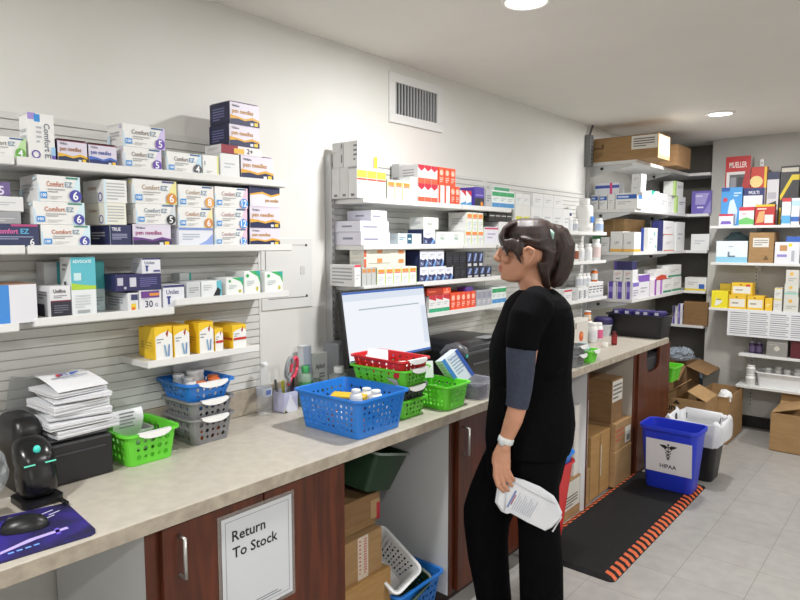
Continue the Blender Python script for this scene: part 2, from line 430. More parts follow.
slatwall(3.35, 4.74, 1.025, 2.0, 'light grey grooved slatwall panel behind the white bottle shelves')
m = MB(); m.box(0, .04, 2.02, 2.042, 1.03, 2.01, M('#bcbdbd', .4, .2), bev=.003)
for k in range(30): m.box(.0395, .0405, 2.029, 2.033, 1.06+k*.031, 1.075+k*.031, M('#4a4b4c', .6))
tag(m.build('shelf_upright'), 'grey slotted steel upright at the left edge of the middle shelves', 'upright')
m = MB(); m.box(0, .03, 4.79, 4.81, 1.0, 2.20, M('#a3a4a4', .4, .3), bev=.003); m.box(0, .05, 4.755, 4.81, 2.2, 2.44, M('#77797a', .5, .3), bev=.003)
for k in range(7): m.box(.0495, .0505, 4.765, 4.80, 2.22+k*.031, 2.235+k*.031, M('#55575a', .6))
m.tube([(.02, 4.80, 2.44), (.03, 4.83, 2.519)], .008, M('#55575a', .5))
tag(m.build('shelf_upright'), 'grey slotted steel upright at the corner by the long top carton', 'upright')

def shelf(name, z, y0, y1, xf, label, key=None, lip=.022, group='white slatwall shelves'):
    t = empty('wall_shelf', (0, (y0+y1)/2, z), label, 'shelf', group)
    w = (y1-y0)/2-.001
    m = MB(); m.box(.016, xf, -w, w, -lip, 0, SHELF, bev=.003); m.build('board', t)
    m = MB(); m.box(xf+.0004, xf+.0022, -w, w, -lip*.85, .004, M('#dededc', .4), bev=.0006); m.build('price_strip', t)
    if key: SH[key] = (z, xf-.012, 'x')
    return t
shelf('', 1.849, -.22, .675, .21, 'white shelf nearest the camera at the top, holding the green-edged carton')
shelf('', 1.849, .68, 1.62, .21, 'long white top shelf nearest the camera, holding the dark stack at its end', 'a1')
shelf('', 1.607, -.22, .69, .21, 'white shelf second from top at the left edge, under the navy carton')
shelf('', 1.607, .695, 1.645, .21, 'long white shelf second from top nearest the camera, full of stacked cartons', 'a2')
shelf('', 1.394, -.2, .665, .21, 'white shelf under the blue and white carton at the left edge', 'a3')
shelf('', 1.402, .705, 1.135, .21, 'short white shelf under the teal cartons', 'b3')
shelf('', 1.428, 1.14, 1.625, .21, 'short white shelf under the green-cornered cartons', 'c3')
shelf('', 1.232, 1.035, 1.48, .21, 'short white bottom shelf under the yellow cartons', 'a4')
shelf('', 1.812, 2.05, 2.80, .21, 'white top shelf of the middle bay under red and white cartons', 'm1')
shelf('', 1.812, 2.805, 3.31, .21, 'white top shelf of the middle bay under the purple and green cartons', 'm1b')
shelf('', 1.606, 2.05, 2.82, .21, 'white second shelf of the middle bay under the flat white cartons', 'm2')
shelf('', 1.606, 2.825, 3.31, .21, 'white second shelf of the middle bay just left of the woman\'s forehead', 'm2b')
shelf('', 1.423, 2.05, 2.42, .21, 'white third shelf of the middle bay just above the monitor', 'm3')
shelf('', 1.423, 2.425, 3.31, .21, 'white third shelf of the middle bay under the navy cartons', 'm3b')
shelf('', 1.262, 2.2, 3.31, .21, 'white lowest shelf of the middle bay under the orange cartons', 'm4')
shelf('', 1.69, 3.35, 4.72, .21, 'white shelf behind the ponytail under the big white bottle', 'f1')
shelf('', 1.482, 3.35, 4.72, .21, 'white middle shelf of small bottles behind the ponytail', 'f2')
shelf('', 1.207, 3.35, 4.76, .21, 'white lowest bottle shelf behind the woman\'s shoulder', 'f3')

# L-shaped corner shelves
def lshelf(z, label, arm=True, key=None):
    t = empty('corner_shelf', (0, 4.85, z), label, 'shelf', 'white corner shelves')
    m = MB(); P = [(.001, 0), (.37, 0), (.37, 1.3), (.549, 1.3), (.549, 1.649), (.001, 1.649)]
    m.prism(P, -.024, 0, SHELF); m.build('board', t)
    for yy in (.02, .9):
        m = MB()
        m.prism([(.002, -.11), (.002, -.025), (.33, -.025), (.33, -.04)], -.003, .003, M('#c4c5c5', .4), Matrix(((1, 0, 0, 0), (0, 0, 1, yy), (0, 1, 0, 0), (0, 0, 0, 1))))
        m.build('bracket', t)
    for (x, yy) in ((.1, .012), (.2, .892)):
        m = MB(); m.lathe([(.001, -.01), (.011, -.01), (.011, .01), (.001, .01)], M('#222222', .5), Matrix.Translation((x, yy, -.05)) @ Matrix.Rotation(R(90), 4, 'X'), n=12)
        m.build('knob', t)
    if key: SH[key] = (z, 4.862, 'y'); SH[key+'x'] = (z, .362, 'x'); SH[key+'b'] = (z, 6.16, 'y')
lshelf(2.235, 'white corner shelf at the top, carrying the long brown carton', key='l1')
lshelf(1.873, 'white corner shelf second from top with blue-banded cartons', key='l2')
lshelf(1.545, 'white corner shelf third from top with the green carton', key='l3')
lshelf(1.181, 'white corner shelf with purple-striped cartons above the black bin', key='l4')
# low back shelf in the alcove
zb = ony(693, 325, 6.16).z
t = empty('alcove_shelf', (.275, 6.5, zb), 'white low shelf at the back of the alcove under a brown carton', 'shelf')
m = MB(); m.box(-.273, .273, -.36, -.001, -.024, 0, SHELF, bev=.002); m.build('board', t)
SH['l5b'] = (zb, 6.15, 'y')

# shelves on the far wall
def fshelf(z, x0, x1, yf, label, key):
    t = empty('far_wall_shelf', ((x0+x1)/2, 6.2, z), label, 'shelf', 'white far wall shelves')
    w = (x1-x0)/2
    m = MB(); m.box(-w, w, yf-6.2, -.002, -.022, 0, SHELF, bev=.002); m.build('board', t)
    for dx in (-w+.34 if x0 < .7 else -w+.06, w-.3):
        m = MB(); m.prism([(-.002, -.09), (-.002, -.023), (yf-6.2+.04, -.023), (yf-6.2+.04, -.034)], -.003, .003, SHELF, Matrix(((0, 0, 1, dx), (1, 0, 0, 0), (0, 1, 0, 0), (0, 0, 0, 1))))
        m.build('bracket', t)
    SH[key] = (z, yf+.012, 'y')
fshelf(1.757, .622, 2.3, 5.93, 'white top shelf on the far wall, crowded with colourful cartons', 'r1')
fshelf(1.448, .64, 2.3, 5.93, 'white second shelf on the far wall under the pale blue and brown cartons', 'r2')
fshelf(1.058, .64, 2.3, 5.93, 'white third shelf on the far wall under small yellow cartons', 'r3')
fshelf(.684, .89, 2.3, 5.93, 'white fourth shelf on the far wall below the hanging list', 'r4')
fshelf(.416, .88, 2.3, 5.93, 'white lowest shelf on the far wall under the white tub', 'r5')
m = MB(); xs = ony(763, 150, 6.2).x
m.box(xs-.013, xs+.013, 6.186, 6.2, .15, 2.32, M('#bdbdbb', .4, .3))
for k in range(66): m.box(xs-.004, xs+.004, 6.1853, 6.187, .2+k*.032, .215+k*.032, M('#4b4b4b', .6))
tag(m.build('slotted_standard'), 'grey slotted steel standard fixed vertically on the far wall', 'shelf standard')
# printed list hanging from the third shelf
m = MB(); xa = ony(728, 309, 5.925).x; xb = 1.42; zt = ony(728, 309, 5.925).z; zl = ony(728, 335, 5.925).z
m.box(0, xb-xa, -.0015, 0, zl-zt, 0, M('#dcdde0', .5))
for c in range(4):
    x0 = .02+c*(xb-xa-.03)/4; x1 = x0+(xb-xa-.03)/4-.015
    for r in range(11):
        zz = -.022-r*(zt-zl-.04)/10.5
        m.box(x0, x1*(1 if r % 3 else .96), -.0019, -.0016, zz-.006, zz, M('#8e9096' if r % 4 else '#6c6f76', .6))
tag(m.build('printed_list', loc=(xa, 5.926, zt)), 'long white printed list hanging below the yellow cartons on the far wall', 'notice')

# metal access panel on the wall between the shelf bays
a = onx(260, 238, 0); b = onx(312, 306, 0)
t = empty('wall_panel', (0, (a.y+b.y)/2, b.z), 'flat white access panel on the bare wall between the two shelf bays', 'panel')
m = MB(); w = (b.y-a.y)/2; h = a.z-b.z
m.box(.0005, .005, -w, w, 0, h, M('#d6d6d3', .55), bev=.002); m.build('plate', t)
m = MB()
m.box(.0052, .0062, -w+.02, -w+.023, .06, h-.01, M('#77787a', .6)); m.box(.0052, .0062, -w+.035, w-.035, .045, .048, M('#77787a', .6)); m.box(.0052, .0062, -w+.035, w-.03, h-.03, h-.028, M('#9a9b9c', .6))
m.build('seam', t)
for yy, zz in ((w-.035, .05), (w-.035, h-.03)):
    m = MB(); m.ball((.006, yy, zz), (.003, .006, .006), M('#3a3a3a', .4)); m.build('screw', t)
m = MB(); m.box(.0052, .007, w-.07, w-.045, h*.48, h*.6, M('#c6c6c4', .5), bev=.001); m.build('latch', t)

# ------------------------------------------------------------------ counter and base cabinets
CT = .914; CF = .64; FX = .60
t = empty('worktop', (0, 2.2, CT), 'long beige laminate worktop running along the left wall', 'worktop')
m = MB(); m.box(.001, CF, -2.8, 2.68, -.04, 0, LAMI, bev=.004); m.build('surface', t)
m = MB(); m.box(CF+.0004, CF+.003, -2.8, 2.68, -.0395, -.001, LAMI_E); m.build('edge_band', t)
m = MB(); m.box(.001, .018, -2.8, 2.68, .0005, .108, LAMI_E, bev=.003); m.build('backsplash', t)
ZU = CT-.0405
def handle(parent, y, z0, z1):
    h = MB(); h.tube([(FX+.019, 0, z0-z1), (FX+.05, 0, z0-z1), (FX+.05, 0, 0), (FX+.019, 0, 0)], .0055, STEEL, n=10)
    o = h.build('handle', parent, smooth=True); o.location = (0, y, z1); return o
def cabinet(y0, y1, label, doors, sidel=True):
    t = empty('base_cabinet', (0, y0, 0), label, 'cabinet')
    m = MB(); w = y1-y0
    m.box(.02, FX-.002, 0, .018, .09, ZU, MELA); m.box(.02, FX-.002, w-.018, w, .09, ZU, MELA)
    m.box(.02, FX-.002, .019, w-.019, .09, .108, MELA); m.box(.02, .03, .019, w-.019, .109, ZU, MELA)
    m.box(FX-.0018, FX, 0, w, .09, ZU, CHERRY)
    m.build('carcass', t)
    m = MB(); m.box(.05, FX-.07, 0, w, 0, .089, M('#2a1a14', .6)); m.build('toe_kick', t)
    for d in doors:
        m = MB(); m.box(FX+.0005, FX+.0195, d[0]-y0, d[1]-y0, .1, ZU-.012, CHERRY, bev=.002)
        o = m.build('door', t)
        if d[2] is not None: handle(o, d[2]-y0, d[3], d[4])
    return t
c1 = cabinet(.80, 1.524, 'cherry wood base cabinet bearing the white sign, left end of the worktop', [(.84, 1.17, .887, onx(177, 583, .65).z, onx(177, 542, .65).z), (1.176, 1.518, None)])
cabinet(2.16, 2.92, 'cherry wood base cabinet with steel handle just left of the woman', [(2.205, 2.915, 2.24, onx(466, 457, .65).z, onx(466, 430, .65).z)])
# beige melamine partitions around the open bays
def partition(y, label, col=MELA, edge=CHERRY):
    m = MB(); m.box(.02, FX-.003, 0, .018, 0, ZU, col); m.box(FX-.0028, FX, 0, .018, 0, ZU, edge)
    tag(m.build('cabinet_partition', loc=(0, y, 0)), label, 'partition')
partition(3.555, 'thin cherry-edged upright partition between the open carton bays')
# waste cabinet at the end of the counter
t = empty('waste_cabinet', (0, 4.295, 0), 'cherry wood end cabinet with rounded cut-out opening at the far end', 'cabinet')
m = MB(); w = .70
BEI = noise_mat('beige_side_panel', '#b5aca0', '#b9b0a4', nscale=5, rough=.5)
m.box(.02, FX-.002, 0, .018, 0, ZU, BEI); m.box(.02, FX-.002, w-.018, w, 0, ZU, CHERRY); m.box(.02, .03, .019, w-.019, 0, ZU, MELA)
m.box(FX-.0018, FX+.004, 0, .05, 0, ZU, CHERRY); m.build('carcass', t)
# door with rounded cut-out
m = MB(); yl, yr, zb_, zt_ = .052, w, .02, ZU
ya, yb_, zc = .2, .47, .70
out = [(yl, zb_), (yr, zb_), (yr, zt_), (yb_, zt_)]
arc = [(yb_-.07+.07*math.cos(R(a)), zc+.07+.07*math.sin(R(a))) for a in (0, -30, -60, -90)]+[(ya+.07-.07*math.sin(R(a)), zc+.07-.07*math.cos(R(a))) for a in (0, 30, 60, 90)]
P = out+[(yb_, zc+.14)]+arc+[(ya, zc+.14), (ya, zt_), (yl, zt_)]
tri = tessellate_polygon([[Vector((a, b, 0)) for a, b in P]])
n = len(P)
vs = [(FX, a, b) for a, b in P]+[(FX+.019, a, b) for a, b in P]
m.add(vs, [tuple(q) for q in tri]+[tuple(i+n for i in q) for q in tri]+[(i, (i+1) % n, n+(i+1) % n, n+i) for i in range(n)], CHERRY)
m.build('door', t)
m = MB(); m.box(.35, FX-.004, .1, w-.05, .25, .8, M('#2e3034', .5), bev=.02); m.build('inner_bin', t)

# sign on the cabinet
a = onx(221, 517, FX+.022); b = onx(291, 489, FX+.022)
sw = b.y-a.y; sz = .826
t = empty('paper_sign', (FX+.0215, a.y, sz-.32), 'white paper sign in a clear sleeve on the cabinet reading Return To Stock', 'sign')
SHT = .32
m = MB(); m.box(-.0012, -.0002, -.012, sw+.012, -.012, SHT+.012, M('#a39a94', .25, alpha=.45)); m.build('plastic_sleeve', t)
m = MB(); m.box(0, .001, 0, sw, 0, SHT, M('#cfd2d6', .45)); m.build('sheet', t)
m = MB()
TT = Matrix(((0, 0, 1, .0014), (1, 0, 0, 0), (0, 1, 0, 0), (0, 0, 0, 1)))
put_text(m, 'Return', TT @ Matrix.Translation((.035, SHT-.075, 0)), .031, M('#1d1f22', .6), sw*.52, bold=True)
put_text(m, 'To Stock', TT @ Matrix.Translation((.035, SHT-.126, 0)), .031, M('#1d1f22', .6), sw*.70, bold=True)
m.build('lettering', t)
m = MB(); g = M('#7d8188', .6)
for q in ((.012, .0135, .012, SHT-.012), (sw-.0135, sw-.012, .012, SHT-.012), (.012, sw-.012, SHT-.0135, SHT-.012), (.012, sw-.012, .012, .0135)): m.box(.0011, .0014, q[0], q[1], q[2], q[3], g)
for k, q in enumerate(((.06, sw-.06), (.045, sw-.045))): m.box(.0011, .0014, q[0], q[1], .03-k*.008, .033-k*.008, g)
m.build('printed_border', t)
# ------------------------------------------------------------------ cartons on the near left shelves
G1 = 'pen needle cartons on the near shelves'
def near():
    A = lambda sh, *a, **k: cart(sh, *a, group=k.pop('group', G1), **k)
    SH['a1l'] = (1.849, .198, 'x'); SH['a2l'] = (1.607, .198, 'x')
    A('a1l', -24, 27, 136, comfort('4', '#6aa84a', '#b7d9a0'), 'white carton with green end at the left edge of the top shelf', d=.11)
    # carton standing on end
    up = (W, [('r', 'F', .0, .86, .3, 1, '#a58fd0'), ('r', 'F', .24, .82, .46, .98, '#3d8fd6'), ('t', 'F', .6, .8, .12, 'Comfort EZ', '#6f7680', None, 'l', -math.pi/2),
              ('l', 'F', .3, .35, .5, .75, 4, '#b5b8bd'), ('o', 'F', .26, .12, .09, '#5c3fa0'), ('r', 'F', .86, 0, 1, .2, '#6b57b0'), ('r', 'F', .84, .12, 1, .3, '#9cc7e8')]+SIDE)
    r = A('a1', 29, 56, 114, up, 'white carton standing on end, tallest on the near top shelf', d=.06)
    A('a1', 58, 88, 141, pen('#e0b23a', '#2b3550', '#6a2230', side='#2b2340'), 'pen needle carton with dark red top and yellow wave', d=.09)
    A('a1', 89, 117.5, 145, pen('#4c6fc0', '#27356e', '#6a2230', side='#2b2340', name='#3a4f9e'), 'pen needle carton with dark red top and blue wave', d=.09)
    r = A('a1', 124, 162, 148, comfort('5', '#6b4aa8', '#d9cdea'), 'white carton with purple 5, lower of two on the near top shelf', d=.10)
    A('a1', 123, 165.5, 126, comfort('5', '#6b4aa8', '#cbbfe6'), 'white carton with purple 5, upper of two on the near top shelf', on=r, d=.10)
    A('a1', 167, 202, 153, comfort('4', '#55565a', '#bcd8ea', ez='#4f8fc0'), 'low white carton with grey numeral right of the purple 5 pair', d=.09)
    qr = (W, [('r', 'F', .9, 0, 1, 1, '#e3e08a'), ('t', 'F', .1, .5, .2, '1', '#444444'), ('l', 'F', .2, .1, .6, .25, 2, '#b0b0b0')]+SIDE)
    r1 = A('a1', 203, 219, 155.5, qr, 'small white carton end with yellow edge on the near top shelf', d=.12)
    r2 = A('a1', 220.5, 240, 154, plainwhite(), 'small plain white carton beneath the dark stack, left side', d=.12)
    dk = pen('#d9a43a', '#23284e', '#d9cfe0', body='#dcd6e2', name='#c08a3a')
    r = A('a1', 241, 273.5, 157, dk, 'navy and white pen needle carton, bottom right of the dark stack', d=.1)
    r3 = A('a1', 221, 262, 146.5, ('#e2dfe0', [('r', 'F', 0, 0, .4, 1, '#8a2032'), ('t', 'F', .62, .2, .6, '2+', '#2b2b2b', .2), ('r', 'F', .3, .1, .55, .7, '#e3b04a')]+SIDE), 'white and dark red carton wedged low in the dark stack', on=r, d=.1)
    r4 = A('a1', 229.5, 259.5, 126, dk, 'navy carton with gold wave, second from top of the dark stack', on=r3, d=.12)
    A('a1', 230, 259.5, 104, dk, 'navy carton with gold wave, topmost of the dark stack', on=r4, d=.12)
    # second shelf
    r = A('a2l', -25, 40, 224, ('#343b5c', [('t', 'F', .3, .58, .22, 'Comfort', '#d96aa8', .36), ('t', 'F', .7, .58, .22, 'EZ', '#5fb4dc', .16), ('l', 'F', .3, .3, .9, .48, 2, '#9aa2bf'), ('t', 'F', .84, .06, .3, '6', '#e6e6ea', .1), ('r', 'F', .55, .9, .98, 1, '#b04a7c')]), 'dark navy carton with pink lettering at the left edge', d=.12)
    r5 = A('a2l', -16, 20, 211, ('#9b9ca0', [('l', 'F', .1, .2, .8, .5, 2, '#c9c9cb')]), 'grey carton lying on the navy carton', on=r, d=.11, tilt=.12)
    r6 = A('a2l', -14, 22, 196, plainwhite(), 'white carton lying askew on the grey carton', on=r5, d=.1, tilt=.2)
    A('a2l', -20, 11, 181.5, ('#6a5a8c', [('t', 'F', .6, .1, .6, '5', '#d9d4e6', .3)]), 'purple carton with pale 5 at the left edge', on=r6, d=.09)
    c6 = comfort('6', '#4a4aa0', '#cfe6ee', namec='#c07a60', bar='#3a8a7a')
    r = A('a2', 41.5, 91, 225, c6, 'white carton with purple 6, bottom of the stack of three', d=.12)
    r = A('a2', 34, 85.5, 202, c6, 'white carton with purple 6, middle of the stack of three', on=r, d=.13)
    A('a2', 38, 81, 176, c6, 'white carton with purple 6, top of the stack of three', on=r, d=.13)
    back = (W, [('l', 'F', .12, .1, .9, .9, 6, '#aeb3b6'), ('r', 'F', .0, 0, .08, 1, '#c9e2ee'), ('t', 'L', .25, .58, .16, 'Comfort', '#b58a7a', .5), ('o', 'L', .84, .25, .2, '#4a4aa0')])
    navy = ('#2b2f57', [('t', 'F', .1, .72, .16, 'TRUE', '#e5e5ee', .4), ('l', 'F', .1, .3, .8, .6, 4, '#a2a5c2'), ('r', 'F', 0, 0, .02, 1, '#99aaaa')]+SIDE)
    r = A('a2', 110, 132, 225, navy, 'navy pen needle carton end under the back-turned white cartons', d=.15)
    r = A('a2', 105, 127, 203, ('#e4e3d6', back[1]), 'cream carton turned sideways, middle of the stack beside the purple wave carton', on=r, d=.14)
    A('a2', 104, 127.5, 180, back, 'white carton turned sideways, top of the stack beside the orange 6', on=r, d=.14)
    r = A('a2', 133, 171.5, 224.5, pen('#6a3f86', '#33294f', '#d8d3de', name='#a0407a', side='#2b2750'), 'pen needle carton with purple wave on the near second shelf', d=.11)
    r = A('a2', 136, 176, 204, comfort('5', '#2a2a2e', '#cfd6da', namec='#8a98a4'), 'white carton with black 5 above the purple wave carton', on=r, d=.12)
    A('a2', 133, 177, 180, comfort('6', '#d08a3a', '#e6e09a', namec='#b8a490', bar='#4a4a80'), 'white carton with orange 6 and yellow end, top of its stack', on=r, d=.12)
    r = A('a2', 179, 213.5, 228, ('#dfe2ea', [('p', 'F', [(.5, 0), (1, 0), (1, .7), (.8, .3)], '#8fa6dc'), ('l', 'F', .1, .3, .6, .7, 3, '#a9b1c4'), ('r', 'F', 0, .88, 1, 1, '#7c93cc')]+SIDE), 'white carton with pale blue pattern under the orange pair', d=.12)
    r = A('a2', 178.5, 213, 207.5, comfort('6', '#d08a4a', '#f0dfae', namec='#c09880'), 'white carton with orange and blue 6, middle of its stack', on=r, d=.12)
    A('a2', 178.5, 214, 185.5, comfort('8', '#e0a04a', '#eadfd8', namec='#b8a490'), 'white carton with orange 8, topmost of its stack', on=r, d=.12)
    c12 = comfort('12', '#4a96dc', '#f0c6d6', namec='#b99a9a')
    r = A('a2', 215, 247.5, 228.5, c12, 'white carton with blue 12 and pink end, bottom of three', d=.12)
    r = A('a2', 215, 247.5, 208, c12, 'white carton with blue 12 and pink end, middle of three', on=r, d=.12)
    A('a2', 215, 248, 187.5, c12, 'white carton with blue 12 and pink end, top of three', on=r, d=.12)
    r = A('a2', 250, 280, 228, dk, 'navy and gold pen needle carton, bottom of the right end stack', d=.12)
    r = A('a2', 250, 280, 207, dk, 'navy and gold pen needle carton, middle of the right end stack', on=r, d=.12)
    A('a2', 250, 280, 187, ('#e0dce4', [('p', 'F', [(0, 1), (1, 1), (1, .72), (.7, .6), (.4, .75), (0, .62)], '#2a2f55'), ('p', 'F', [(0, .62), (.4, .75), (.7, .6), (1, .72), (1, .64), (.7, .5), (.4, .66), (0, .55)], '#e0a93a'), ('t', 'F', .5, .25, .18, 'pen needles', '#c08a3a', .45)]+[('r', 'L', 0, 0, 1, 1, '#26284c')]), 'upside-down navy and gold carton, top of the right end stack', on=r, d=.12)
    # third shelf
    g3 = 'cartons on the near third shelf'
    A('a3', -20, 38.5, 285, ('#dadadf', [('r', 'F', 0, 0, .51, 1, '#3f86cf'), ('r', 'T', 0, 0, 1, 1, '#b58a6a')]), 'large half blue, half white carton at the left edge', d=.15, group=g3)
    tb = ('#dcdcde', [('r', 'F', 0, 0, 1, .5, '#2c2a36'), ('r', 'F', 0, .5, 1, .54, '#7a2a3c'), ('t', 'F', .15, .78, .12, 'Unifine', '#3a3a3e', .6), ('l', 'F', .15, .6, .8, .72, 2, '#8a8a90'), ('l', 'F', .15, .12, .85, .4, 4, '#70707e'),
                      ('r', 'L', 0, 0, .6, .4, '#2c2a36'), ('l', 'L', .2, .55, .8, .85, 3, '#8a8a90')])
    A('b3', 51, 72, 286, tb, 'small white and black test strip carton left of the teal carton', d=.10, group=g3)
    teal = ('#dfe4e5', [('r', 'F', 0, .44, 1, 1, '#5bb6c4'), ('p', 'F', [(0, .44), (1, .44), (1, .5), (.5, .52), (0, .56)], '#a9cc3f'), ('t', 'F', .08, .9, .05, 'ADVOCATE', '#e6f4f5', .75), ('r', 'F', .1, .6, .4, .73, '#c3dfe2'), ('l', 'F', .12, .12, .75, .36, 5, '#c6cbcc'), ('r', 'F', .2, .04, .7, .09, '#9fa5a6'), ('l', 'L', .3, .75, .7, .9, 2, '#8d9193'), ('r', 'L', .4, .45, .6, .58, '#3b3d40')])
    A('b3', 72.5, 97.5, 257, teal, 'tall teal and white carton with lime stripe, front one', d=.075, group=g3)
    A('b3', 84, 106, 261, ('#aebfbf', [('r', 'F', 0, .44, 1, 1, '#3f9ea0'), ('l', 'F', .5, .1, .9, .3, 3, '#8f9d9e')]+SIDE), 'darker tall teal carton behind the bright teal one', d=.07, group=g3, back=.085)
    A('b3', 46, 62, 262, ('#c9cbcc', [('r', 'F', .8, .4, 1, 1, '#4fa9b0')]+SIDE), 'grey and teal carton behind the small test strip carton', d=.06, group=g3, back=.115)
    s30 = ('#dcdce0', [('t', 'F', .25, .12, .34, '30', '#2e2a4c', .35), ('t', 'F', .7, .14, .16, 'G', '#5a5870', .12), ('r', 'F', .08, .6, .9, .95, '#6a3d86'), ('r', 'F', .45, .7, .9, .84, '#d9903a'), ('l', 'F', .15, .52, .6, .58, 1, '#9a9aa6'), ('l', 'L', .2, .2, .8, .8, 4, '#9b9da1')])
    ylw = ('#d8d9db', [('r', 'F', .3, .0, .75, .4, '#e5c52e'), ('r', 'F', .35, .05, .65, .2, '#d9622e'), ('r', 'F', .3, .6, .95, .92, '#3a3d66'), ('l', 'L', .2, .2, .8, .8, 4, '#8b8d92')])
    ra = A('b3', 128, 139, 293, ylw, 'white carton end with yellow label beside the 30 G carton', d=.16, group=g3)
    rb = A('b3', 139.5, 162, 290, s30, 'white lancet carton printed 30 G with purple ribbon', d=.15, group=g3)
    uni = ('#dcdde4', [('t', 'F', .14, .6, .2, 'Unilet', '#4a4c74', .6), ('r', 'F', 0, .9, 1, 1, '#33376a'), ('r', 'F', .2, .15, .3, .5, '#2e3f80'), ('r', 'F', .16, .44, .34, .52, '#2e3f80'), ('r', 'F', .6, .1, .95, .22, '#4d508a')]+SIDE)
    A('b3', 163.5, 185, 285, uni, 'white lancet carton with navy top at the right end', d=.1, group=g3)
    nv = ('#2c2a58', [('r', 'F', .04, .35, .16, .8, '#b9b9c8'), ('r', 'F', .3, .25, .44, .8, '#c9c9d4'), ('l', 'F', .52, .2, .9, .8, 5, '#6a68a0'), ('c', 'F', .2, .2, .08, '#b9b9c8')])
    rc = A('b3', 117, 162, 274, nv, 'navy carton lying askew on top of the 30 G carton', on=rb, d=.12, tilt=-.05, group=g3)
    A('b3', 142, 161, 258, uni, 'small white and navy lancet carton balanced on the navy carton', on=rc, d=.07, group=g3)
    gg = 'cartons on the near right-hand short shelf'
    A('c3', 187, 201, 282, flat('#c3c6c8', '#8d9193'), 'small grey-sided carton at the left end of the short shelf', d=.1, group=gg)
    A('c3', 201.5, 222, 281, ('#dfe2e2', [('r', 'F', .75, 0, 1, 1, '#63b6c6'), ('p', 'F', [(.55, 0), (.9, 0), (.95, .4), (.8, .6)], '#24262c'), ('l', 'F', .1, .4, .5, .8, 3, '#b6bcbe')]+SIDE), 'small white carton with teal edge and black motif', d=.1, group=gg)
    A('c3', 180, 192, 273, ('#d5dadb', [('r', 'F', .8, 0, 1, 1, '#4fb0a8')]+SIDE), 'pale carton with teal edge at the back of the short shelf', d=.05, group=gg, back=.125)
    A('c3', 226.5, 243.5, 277.5, greencorner(), 'white carton with green corner, leftmost of the three', d=.12, group=gg)
    A('c3', 244.5, 260.5, 271, greencorner(), 'white carton with green corner, middle of the three', d=.12, group=gg)
    A('c3', 265, 283, 271.5, greencorner(), 'white carton with green corner, rightmost of the three', d=.12, group=gg)
    gy = 'yellow cartons on the near bottom shelf'
    A('a4', 155, 173, 326.5, yellowbox(), 'yellow carton with blue figures, leftmost on the bottom shelf', d=.07, group=gy)
    A('a4', 148, 166, 327, yellowbox(), 'yellow carton tucked behind the leftmost yellow carton', d=.06, group=gy, back=.075)
    A('a4', 174, 190, 325.5, yellowbox(), 'yellow carton second from left on the bottom shelf', d=.11, group=gy)
    A('a4', 199, 214, 322, yellowbox(), 'tall yellow carton third from left on the bottom shelf', d=.09, group=gy)
    A('a4', 215, 223.5, 328, yellowbox(True), 'narrow yellow carton with red line on the bottom shelf', d=.09, group=gy)
    A('a4', 232.5, 246.5, 324.5, yellowbox(True), 'yellow carton with red line, rightmost on the bottom shelf', d=.12, group=gy)
near()

